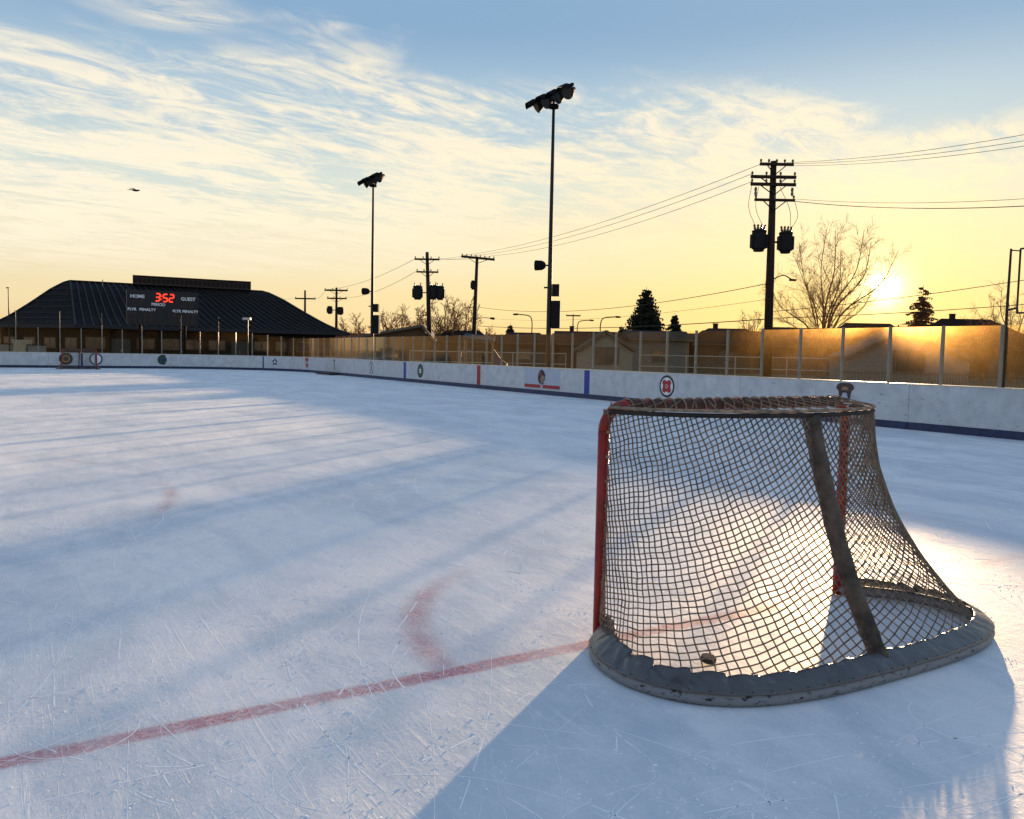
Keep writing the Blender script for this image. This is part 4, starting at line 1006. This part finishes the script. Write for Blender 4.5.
house(345, 434, 78, 327, 'long brown house with low gable behind the transformer-can pole', (0.12, 0.075, 0.045), (0.040, 0.028, 0.022), 'gable_front', ridge_frac=(0.82, 0.90), depth=9, wh=2.5)
house(436, 492, 88, 330.5, 'dark flat-ridged house behind the wide-armed pole', (0.10, 0.08, 0.05), (0.020, 0.017, 0.016), 'hip', ridge_frac=(0.12, 0.75))
house(496, 552, 92, 332.5, 'low dark house left of the nearer floodlight pole', (0.11, 0.09, 0.06), (0.045, 0.030, 0.024), 'hip', ridge_frac=(0.2, 0.8))
house(556, 626, 90, 331.5, 'reddish roofed house behind the pale gabled shed', (0.10, 0.06, 0.045), (0.070, 0.035, 0.026), 'gable_side', ridge_frac=(0.2, 0.8), chimney=(572, 0.5))
house(628, 694, 82, 331, 'wide grey house below the dark conifer', (0.17, 0.16, 0.15), (0.055, 0.050, 0.046), 'gable_side', wh=3.1, ridge_frac=(0.25, 0.75))
house(692, 764, 86, 328.5, 'brown house just left of the big transformer pole', (0.15, 0.11, 0.07), (0.050, 0.034, 0.024), 'hip', ridge_frac=(0.35, 0.9), wh=2.8, chimney=(716, 0.45))
house(767, 834, 84, 327.5, 'brown house behind the bare multi-stemmed tree', (0.16, 0.10, 0.055), (0.050, 0.032, 0.022), 'hip', ridge_frac=(0.15, 0.6), wh=2.7)
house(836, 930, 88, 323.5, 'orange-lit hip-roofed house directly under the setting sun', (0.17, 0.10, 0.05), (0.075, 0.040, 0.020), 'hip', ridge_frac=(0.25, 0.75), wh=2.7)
house(932, 1060, 84, 319.5, 'dark hip-roofed house with a roof vent at the right edge', (0.14, 0.09, 0.045), (0.030, 0.020, 0.015), 'hip', ridge_frac=(0.22, 0.62), wh=2.8, chimney=(953, 0.45))
for k, (x0, x1, ry, lab) in enumerate(((330, 420, 333.5, 'far low roof between the two floodlight poles, leftmost of the back row'), (415, 520, 334, 'far roof in the back row behind the wide-armed pole'), (505, 600, 334.5, 'far roof in the back row behind the nearer floodlight pole'),
        (590, 705, 332.5, 'far roof in the back row below the dark conifer'), (695, 790, 331, 'far roof in the back row behind the big transformer pole'), (780, 880, 328.5, 'far roof in the back row behind the bare multi-stemmed tree'), (870, 985, 327, 'far roof in the back row below the reddish conifer'))):
    house(x0, x1, 104+2.5*(k % 2)*4.2, ry, lab, (0.11, 0.075, 0.045), ((0.035, 0.024, 0.018), (0.05, 0.034, 0.026))[k % 2], ('hip', 'gable_side')[k % 2], wh=3.0, ridge_frac=(0.15, 0.85), depth=8)
# pale shed and low pavilion inside the park
house(578, 637, 59, 333, 'pale gabled shed with trim boards behind the right side glass', (0.30, 0.28, 0.25), (0.10, 0.09, 0.08), 'gable_front', wh=1.75, depth=4.6, over=0.25, ridge_frac=(0.45, 0.5), name='shed')
house(848, 974, 45, 332.0, 'wide low pavilion with pale grey sloping gable seen through the glass', (0.26, 0.23, 0.21), (0.16, 0.14, 0.12), 'gable_front', wh=1.55, depth=3.0, over=0.12, ridge_frac=(0.44, 0.48), name='pavilion')
# blue-grey bench canopy
cp = thing('bench_canopy', (*at(480, 345, 52).xy, -0.05), 'small blue-grey sloping canopy beyond the red centre stripe', 'canopy')
a = at(480, 345, 52); cx_, cy_ = a.x, 52.0
mcan = mat('canopy_blue', (0.05, 0.065, 0.085), 0.9, var=0.2, spec=0.05)
MB().poly([(cx_-1.0, cy_-1.2, 2.35), (cx_+0.9, cy_-1.2, 2.15), (cx_+0.9, cy_+1.2, 2.45), (cx_-1.0, cy_+1.2, 2.65)], (0, 0, 1), 0.08).build('roof', mcan, cp)
for sx in (-0.9, 0.8):
    for sy in (-1.1, 1.1): MB().tube([(cx_+sx, cy_+sy, -0.08), (cx_+sx, cy_+sy, 2.36)], 0.04, 8).build('leg', M_alu, cp)
lb = MB(); q = onv(499.5, 360, HW+1.2); lb.poly([(q.x-0.25, q.y, 0.2), (q.x+0.32, q.y, 0.2), (q.x+0.32, q.y, 1.05), (q.x+0.05, q.y, 1.25), (q.x-0.25, q.y, 1.65)], (0.3, 1, 0), 0.06)
for zz in (0.2,): lb.box((q.x, q.y+0.1, 0.08), 0.5, 0.4, 0.25)
tag(lb.build('leaning_board', mat('navy_board', (0.02, 0.025, 0.06), 0.6), origin=(q.x, q.y, -0.05)), 'dark navy slanted board standing behind the glass near centre', 'board')

# chain-link fence along the park side
def fence(A, B_, H, label, sp=3.0):
    A = Vector(A); B_ = Vector(B_); d = B_-A; L = d.length; d.normalize(); t = thing('chain_link_fence', (A.x, A.y, -0.1), label, 'fence', 'park fences behind the rink')
    n = int(L/sp); mf = mat('fence_steel', (0.42, 0.40, 0.36), 0.5, metal=0.5, var=0.15)
    for k in range(n+1):
        p = A+d*(L*k/n); MB().tube([p+Vector((0, 0, -0.1)), p+Vector((0, 0, H+0.04))], 0.035, 8).build('post', mf, t)
    for z, nm in ((H, 'top_rail'), (H*0.5, 'middle_rail')): MB().tube([A+Vector((0, 0, z)), B_+Vector((0, 0, z))], 0.032, 6).build(nm, mf, t)
    mm = MB(); s_ = 0.16; k = -H
    while k < L:
        for sg in (1, -1):
            t0, t1 = (k, k+H)
            z0, z1 = (0.0, H) if sg > 0 else (H, 0.0)
            if t0 < 0: z0 = z0+(z1-z0)*(-t0/H); t0 = 0
            if t1 > L: z1 = z0+(z1-z0)*((L-t0)/(t1-t0)); t1 = L
            mm.tube([A+d*t0+Vector((0, 0.02*sg, z0)), A+d*t1+Vector((0, 0.02*sg, z1))], 0.0035, 3, cap=False)
        k += s_
    mm.build('wire_mesh', mf, t)['kind'] = 'stuff'
f0 = at(410, 355, 62); f1 = at(566, 355, 60)
fence((f0.x, 62, 0), (f1.x, 60, 0), 1.55, 'grey chain-link fence left of the pale shed')
f0 = at(640, 355, 58); f1 = at(842, 355, 52)
fence((f0.x, 58, 0), (f1.x, 52, 0), 1.55, 'grey chain-link fence between shed and pavilion')
def picket(A, B_, H, label):
    A = Vector(A); B_ = Vector(B_); d = (B_-A); L = d.length; d.normalize(); t = thing('picket_fence', (A.x, A.y, -0.1), label, 'fence')
    mp = mat('iron_picket', (0.16, 0.13, 0.10), 0.6); n = min(290, int(L/0.14))
    first = None
    for k in range(n+1):
        p = A+d*(L*k/n)
        if first is None: first = MB().box((A.x, A.y, H/2-0.05), 0.03, 0.03, H+0.1).build('picket', mp, t)
        else:
            o = first.copy(); col.objects.link(o); o.parent = t; o.location = p-A
    for z in (0.2, H-0.12): MB().beam(A+Vector((0, 0.03, z)), B_+Vector((0, 0.03, z)), 0.03, 0.05).build('rail', mp, t)
g0 = at(842, 355, 43); g1 = at(1060, 355, 41)
picket((g0.x, 43, 0), (g1.x, 41, 0), 0.95, 'dark picket fence in front of the low pavilion')
# curved street lamps
def street_lamp(x, ytop, D, dirx, label):
    p = at(x, 345, D); zt = at(x, ytop, D).z; t = thing('street_lamp', (p.x, D, -0.1), label, 'street lamp', 'curved street lamps behind the houses')
    l = 1.9; pts = smooth_path([(p.x, D, -0.1), (p.x, D, zt*0.6), (p.x, D, zt-1.0), (p.x+dirx*0.35, D, zt-0.2), (p.x+dirx*l, D, zt)], 24)
    MB().tube(pts, [0.11]*12+[0.07]*12, 7).build('pole', M_wood, t, smooth=True)
    MB().lathe(pts[-1]-Vector((dirx*0.1, 0, 0)), (dirx, 0, -0.05), [(0, 0.05), (0.15, 0.13), (0.6, 0.12), (0.75, 0.04)], 8).build('lamp_head', M_dark, t)
street_lamp(531.5, 314.5, 110, -1, 'curved street lamp left of the nearer floodlight pole')
street_lamp(577, 320, 130, 1, 'smaller curved street lamp right of the nearer floodlight pole')
street_lamp(600, 316.5, 105, 1, 'curved street lamp left of the dark conifer')

# ------------------------------------------------------------------ field house with big ribbed roof
def field_house():
    Cc = Vector((-42.1, 80, 3.33)); Rr = Vector((-18.2, 92.2, 3.33)); Aa = Vector((-53.6, 84.6, 3.33)); Bb = Vector((-34, 112, 3.33)); Dd = Vector((-58, 104, 3.33))
    P1 = Vector((-46.85, 88, 8.2)); P2 = Vector((-28.9, 95.5, 8.0))
    t = thing('field_house', (-38, 90, -0.1), 'dark field house with a broad ribbed roof behind the scoreboard', 'building')
    wl = MB(); inner = [Vector((p.x, p.y, 0))*1.0 for p in (Aa, Cc, Rr, Bb, Dd)]; cen = sum(inner, Vector())/5
    inner = [cen+(p-cen)*0.93 for p in inner]; n = 5
    wl.add([(p.x, p.y, -0.1) for p in inner]+[(p.x, p.y, 3.35) for p in inner], [(i, (i+1) % n, (i+1) % n+n, i+n) for i in range(n)]+[tuple(range(n-1, -1, -1)), tuple(range(n, 2*n))])
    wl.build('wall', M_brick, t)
    # roof faces with a bell-cast profile
    prof = [(0, 0), (0.10, 0.055), (0.28, 0.22), (0.52, 0.50), (0.76, 0.80), (0.92, 0.955), (1, 1)]
    def strip(e, r_, w, lift=0.0):
        """point on a roof slope from eave e to ridge r_, w in 0..1"""
        for (a, za), (b, zb) in zip(prof, prof[1:]):
            if w <= b+1e-9:
                k = (w-a)/(b-a); z = za+(zb-za)*k; break
        p = e.lerp(r_, w); p.z = e.z+(r_.z-e.z)*z+lift; return p
    rf = MB(); J = 12
    def face(e0, e1, r0, r1, nn=10):
        vs = []
        for i in range(nn+1):
            e = e0.lerp(e1, i/nn); r_ = r0.lerp(r1, i/nn)
            for j in range(J+1): vs.append(strip(e, r_, j/J))
        rf.add(vs, [(i*(J+1)+j, (i+1)*(J+1)+j, (i+1)*(J+1)+j+1, i*(J+1)+j+1) for i in range(nn) for j in range(J)])
    face(Cc, Rr, P1, P2); face(Aa, Cc, P1, P1); face(Rr, Bb, P2, P2); face(Bb, Dd, P2, P1); face(Dd, Aa, P1, P1)
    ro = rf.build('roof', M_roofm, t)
    nrib = 34
    for k in range(nrib+1):
        q = k/nrib; e = Cc.lerp(Rr, q); r_ = P1.lerp(P2, q)
        MB().tube([strip(e, r_, j/J, 0.05) for j in range(J+1)], 0.075, 4).build('rib', M_seam, ro)
    for k in range(1, 9):
        q = k/9; pa = strip(Aa, P1, q, 0.04); pb = strip(Cc, P1, q, 0.04); MB().tube([pa, pb], 0.06, 4).build('rib', M_seam, ro)
    for k in range(1, 8):
        q = k/8; e = Rr.lerp(Bb, q); MB().tube([strip(e, P2, j/J, 0.05) for j in range(J+1)], 0.06, 4).build('rib', M_seam, ro)
    for a, b in ((Cc, P1), (Rr, P2), (Aa, P1)): MB().tube([strip(a, b, j/J, 0.06) for j in range(J+1)], 0.10, 5).build('hip_cap', M_seam, ro)
    for a, b in ((Aa, Cc), (Cc, Rr), (Rr, Bb)):
        MB().beam(a+Vector((0, 0, -0.02)), b+Vector((0, 0, -0.02)), 0.16, 0.34).build('gutter', M_seam, t)
    MB().beam(P1+Vector((0, 0, 0.05)), P2+Vector((0, 0, 0.05)), 0.5, 0.16).build('ridge_cap', M_roofm, ro)
    # long low clerestory along the ridge
    mc = mat('clerestory', (0.055, 0.036, 0.030), 0.7, var=0.3)
    c0 = P1.lerp(P2, 0.31); c1 = P1.lerp(P2, 0.935)
    ck = MB().beam(c0+Vector((0, 0, 0.45)), c1+Vector((0, 0, 0.48)), 1.6, 0.85).build('clerestory', mc, ro)
    dv = (c1-c0).normalized(); nr = Vector((dv.y, -dv.x, 0))
    for k in range(26):
        p = c0.lerp(c1, (k+0.5)/26)+nr*0.82+Vector((0, 0, 0.48)); MB().box(p, 0.34, 0.05, 0.5, dv).build('louvre', M_brick, ro)
    MB().beam(c0+Vector((0, 0, 0.93)), c1+Vector((0, 0, 0.96)), 1.9, 0.10).build('clerestory_cap', M_roofm, ro)
    MB().tube([strip(Cc.lerp(Rr, 0.17), P1.lerp(P2, 0.14), 0.86), strip(Cc.lerp(Rr, 0.17), P1.lerp(P2, 0.14), 0.86, 0.75)], 0.05, 6).build('vent_pipe', M_alu, ro)
    # windows and doors along the front under the eave
    a, b = inner[1], inner[2]; d = (b-a).normalized(); nrm = Vector((d.y, -d.x, 0)); L = (b-a).length
    mwarm = mat('shutter_tan', (0.07, 0.038, 0.022), 0.8, var=0.25)
    for k in range(11):
        c = a+d*(L*(k+0.5)/11)+Vector((0, 0, 1.75))
        if k in (1, 6):
            dd = MB().box(c+nrm*0.04-Vector((0, 0, 0.65)), 1.7, 0.1, 2.2, d).build('door', mat('door_green', (0.05, 0.055, 0.05), 0.6), t)
            MB().box(c+nrm*0.12-Vector((0, 0, 0.7)), 0.1, 0.06, 0.3, d).build('handle', M_alu, dd)
        else:
            w_ = MB(); w_.box(c+nrm*0.03, 1.75, 0.08, 1.15, d); wo = w_.build('window', mwarm if k % 3 else M_htrim, t)
            for s in (-1, 1): MB().box(c+nrm*0.06+d*(s*0.41), 0.72, 0.06, 0.92, d).build('pane', M_glassd, wo)
    a, b = inner[0], inner[1]; d = (b-a).normalized(); nrm = Vector((d.y, -d.x, 0)); L = (b-a).length
    for k in range(4):
        c = a+d*(L*(k+0.5)/4)+Vector((0, 0, 1.7)); w_ = MB(); w_.box(c+nrm*0.03, 1.6, 0.08, 1.1, d); wo = w_.build('window', M_htrim, t)
        for s in (-1, 1): MB().box(c+nrm*0.06+d*(s*0.38), 0.66, 0.06, 0.9, d).build('pane', M_glassd, wo)
    return t
field_house()
# pale storage boxes in front of the field house
mbx = mat('pale_box', (0.42, 0.36, 0.27), 0.8, var=0.15)
for k, (x, w, lab) in enumerate(((8, 1.3, 'grey leftmost storage box behind the far end glass'), (22, 1.1, 'taller cream storage box beside the leftmost box'), (37, 1.0, 'low grey storage box right of the cream box'))):
    p = at(x, 345, 68); h = (1.55, 1.85, 1.5)[k]
    t = thing('storage_box', (p.x, 68, -0.1), lab, 'box', 'storage boxes by the field house')
    MB().box((p.x, 68, h/2-0.1), w, 0.9, h).build('body', mbx if k == 1 else mat('grey_box', (0.22, 0.22, 0.23), 0.8), t)
    MB().box((p.x, 68, h-0.06), w+0.06, 0.98, 0.08).build('lid', M_trim if k == 1 else M_tank, t)

# ------------------------------------------------------------------ scoreboard
def text_mesh(s, size, name, m, parent, o, rt, up, nrm, bold=0.0):
    cu = bpy.data.curves.new(name, 'FONT'); cu.body = s; cu.size = size; cu.align_x = 'CENTER'; cu.align_y = 'CENTER'; cu.extrude = 0.01; cu.offset = bold
    tmp = bpy.data.objects.new(name, cu); col.objects.link(tmp)
    dg = bpy.context.evaluated_depsgraph_get(); dg.update()
    me = bpy.data.meshes.new_from_object(tmp.evaluated_get(dg)); bpy.data.objects.remove(tmp)
    me.transform(Matrix(((rt.x, up.x, nrm.x, o.x), (rt.y, up.y, nrm.y, o.y), (rt.z, up.z, nrm.z, o.z), (0, 0, 0, 1))))
    q = parent; off_ = Vector()
    while q is not None: off_ += q.location; q = q.parent
    me.transform(Matrix.Translation(-off_)); me.materials.clear(); me.materials.append(m)
    ob = bpy.data.objects.new(name, me); col.objects.link(ob); ob.parent = parent; return ob
def scoreboard():
    uu = U_END+1.1; c = rk(uu, 5.49, 4.16); rt = V.copy(); up = Vector((0, 0, 1)); nrm = -Ud
    t = thing('scoreboard', (c.x, c.y, -0.05), 'black electronic scoreboard reading 3:52 above the far end glass', 'scoreboard')
    W_, H_ = 4.62, 2.36
    bd = MB().box(c, W_, 0.28, H_, rt, nrm).build('panel', M_score, t)
    for s in (-1.45, 1.45): MB().tube([rk(uu+0.25, 5.49+s, -0.06), rk(uu+0.25, 5.49+s, 5.0)], 0.10, 8).build('leg', M_dark, t)
    f = c+nrm*0.142
    T = lambda s, x, z, sz, nm: text_mesh(s, sz, nm, M_white, t, f+rt*x+up*z, rt, up, nrm, 0.006)
    T('HOME', -1.65, 0.72, 0.32, 'lettering'); T('GUEST', 1.62, 0.68, 0.32, 'lettering'); T('PERIOD', -0.33, 0.22, 0.26, 'lettering')
    T('PLYR', -2.0, -0.16, 0.25, 'lettering'); T('PENALTY', -1.02, -0.16, 0.25, 'lettering'); T('PLYR', 0.86, -0.18, 0.25, 'lettering'); T('PENALTY', 1.75, -0.18, 0.25, 'lettering')
    seg = {'3': 'abgcd', '5': 'afgcd', '2': 'abged', '8': 'abcdefg'}
    def digit(ch, x, z, w, h, m):
        mb = MB(); g = 0.018; th = 0.085; sh = 0.10
        def P(a, b): return f+nrm*0.012+rt*(x+a+b*sh)+up*(z+b)
        S_ = {'a': ((-w/2+g, h/2), (w/2-g, h/2)), 'g': ((-w/2+g, 0), (w/2-g, 0)), 'd': ((-w/2+g, -h/2), (w/2-g, -h/2)), 'f': ((-w/2, h/2-g), (-w/2, g)), 'b': ((w/2, h/2-g), (w/2, g)), 'e': ((-w/2, -g), (-w/2, -h/2+g)), 'c': ((w/2, -g), (w/2, -h/2+g))}
        for k in seg[ch]: mb.beam(P(*S_[k][0]), P(*S_[k][1]), 0.02, th, up=nrm.cross(P(*S_[k][1])-P(*S_[k][0])))
        mb.build('digit', m, t)
    digit('3', -0.36, 0.72, 0.26, 0.50, M_led); digit('5', 0.12, 0.70, 0.26, 0.50, M_led); digit('2', 0.52, 0.70, 0.26, 0.50, M_led)
    cl = MB()
    for dz in (-0.11, 0.11): cl.box(f+nrm*0.012+rt*(-0.12)+up*(0.71+dz), 0.06, 0.02, 0.06, rt, nrm)
    cl.build('colon', M_led, t)
    for x in (-1.65, 1.62):
        for dx in (-0.2, 0.2): digit('8', x+dx, 0.28, 0.22, 0.36, M_segoff)
    for x in (-2.0, -1.02, 0.86, 1.75):
        for z in (-0.48, -0.86):
            for dx in (-0.16, 0.16): digit('8', x+dx, z, 0.16, 0.22, M_segoff)
scoreboard()
# camera on a tall thin pole beyond the end boards, and a small lamp post on the glass
tp_ = thing('thin_pole', (*at(8.5, 345, 64).xy, -0.1), 'tall thin dark pole at the far left in front of the dark roof', 'pole')
a = at(9.5, 345, 64); MB().tube([(a.x, 64, -0.1), (a.x, 64, 5.75)], [0.06, 0.035], 8).build('shaft', M_pole, tp_); MB().box((a.x-0.05, 64, 5.78), 0.16, 0.12, 0.08).build('cap', M_dark, tp_)
q = rk(U_END+0.5, 11.1); pl = thing('path_light', (q.x, q.y, -0.05), 'small post lamp standing behind the far right end glass', 'lamp')
MB().tube([(q.x, q.y, -0.05), (q.x, q.y, 3.55)], 0.035, 8).build('pole', M_alu, pl); MB().box((q.x-0.05, q.y-0.1, 3.62), 0.55, 0.28, 0.16).build('head', M_trim, pl)

# ------------------------------------------------------------------ bird
def bird():
    c = at(136, 190.5, 70); mb = MB()
    mb.tube([c+Vector((-0.34, 0, 0)), c+Vector((-0.2, 0, 0.02)), c, c+Vector((0.22, 0, 0.01)), c+Vector((0.34, 0, 0.03))], [0.015, 0.07, 0.09, 0.06, 0.02], 8)
    for s in (-1, 1):
        w = [c+Vector((0.06, 0, 0.04)), c+Vector((0.02+0.1*s, s*0.3, 0.12)), c+Vector((-0.25-0.25*(s > 0), s*0.72, 0.05)), c+Vector((-0.18, s*0.28, 0.09)), c+Vector((-0.12, 0, 0.03))]
        mb.poly(w, (0, 0, 1), 0.018)
    wl = [c+Vector((-0.05, 0, 0.03)), c+Vector((-0.45, 0.1, 0.10)), c+Vector((-0.85, 0.2, 0.08)), c+Vector((-0.42, 0.15, 0.05))]
    mb.poly(wl, (0, 0.3, 1), 0.02)
    o = mb.build('bird', M_dark, origin=tuple(c)); tag(o, 'tiny dark bird gliding high above the field house roof', 'bird')
bird()
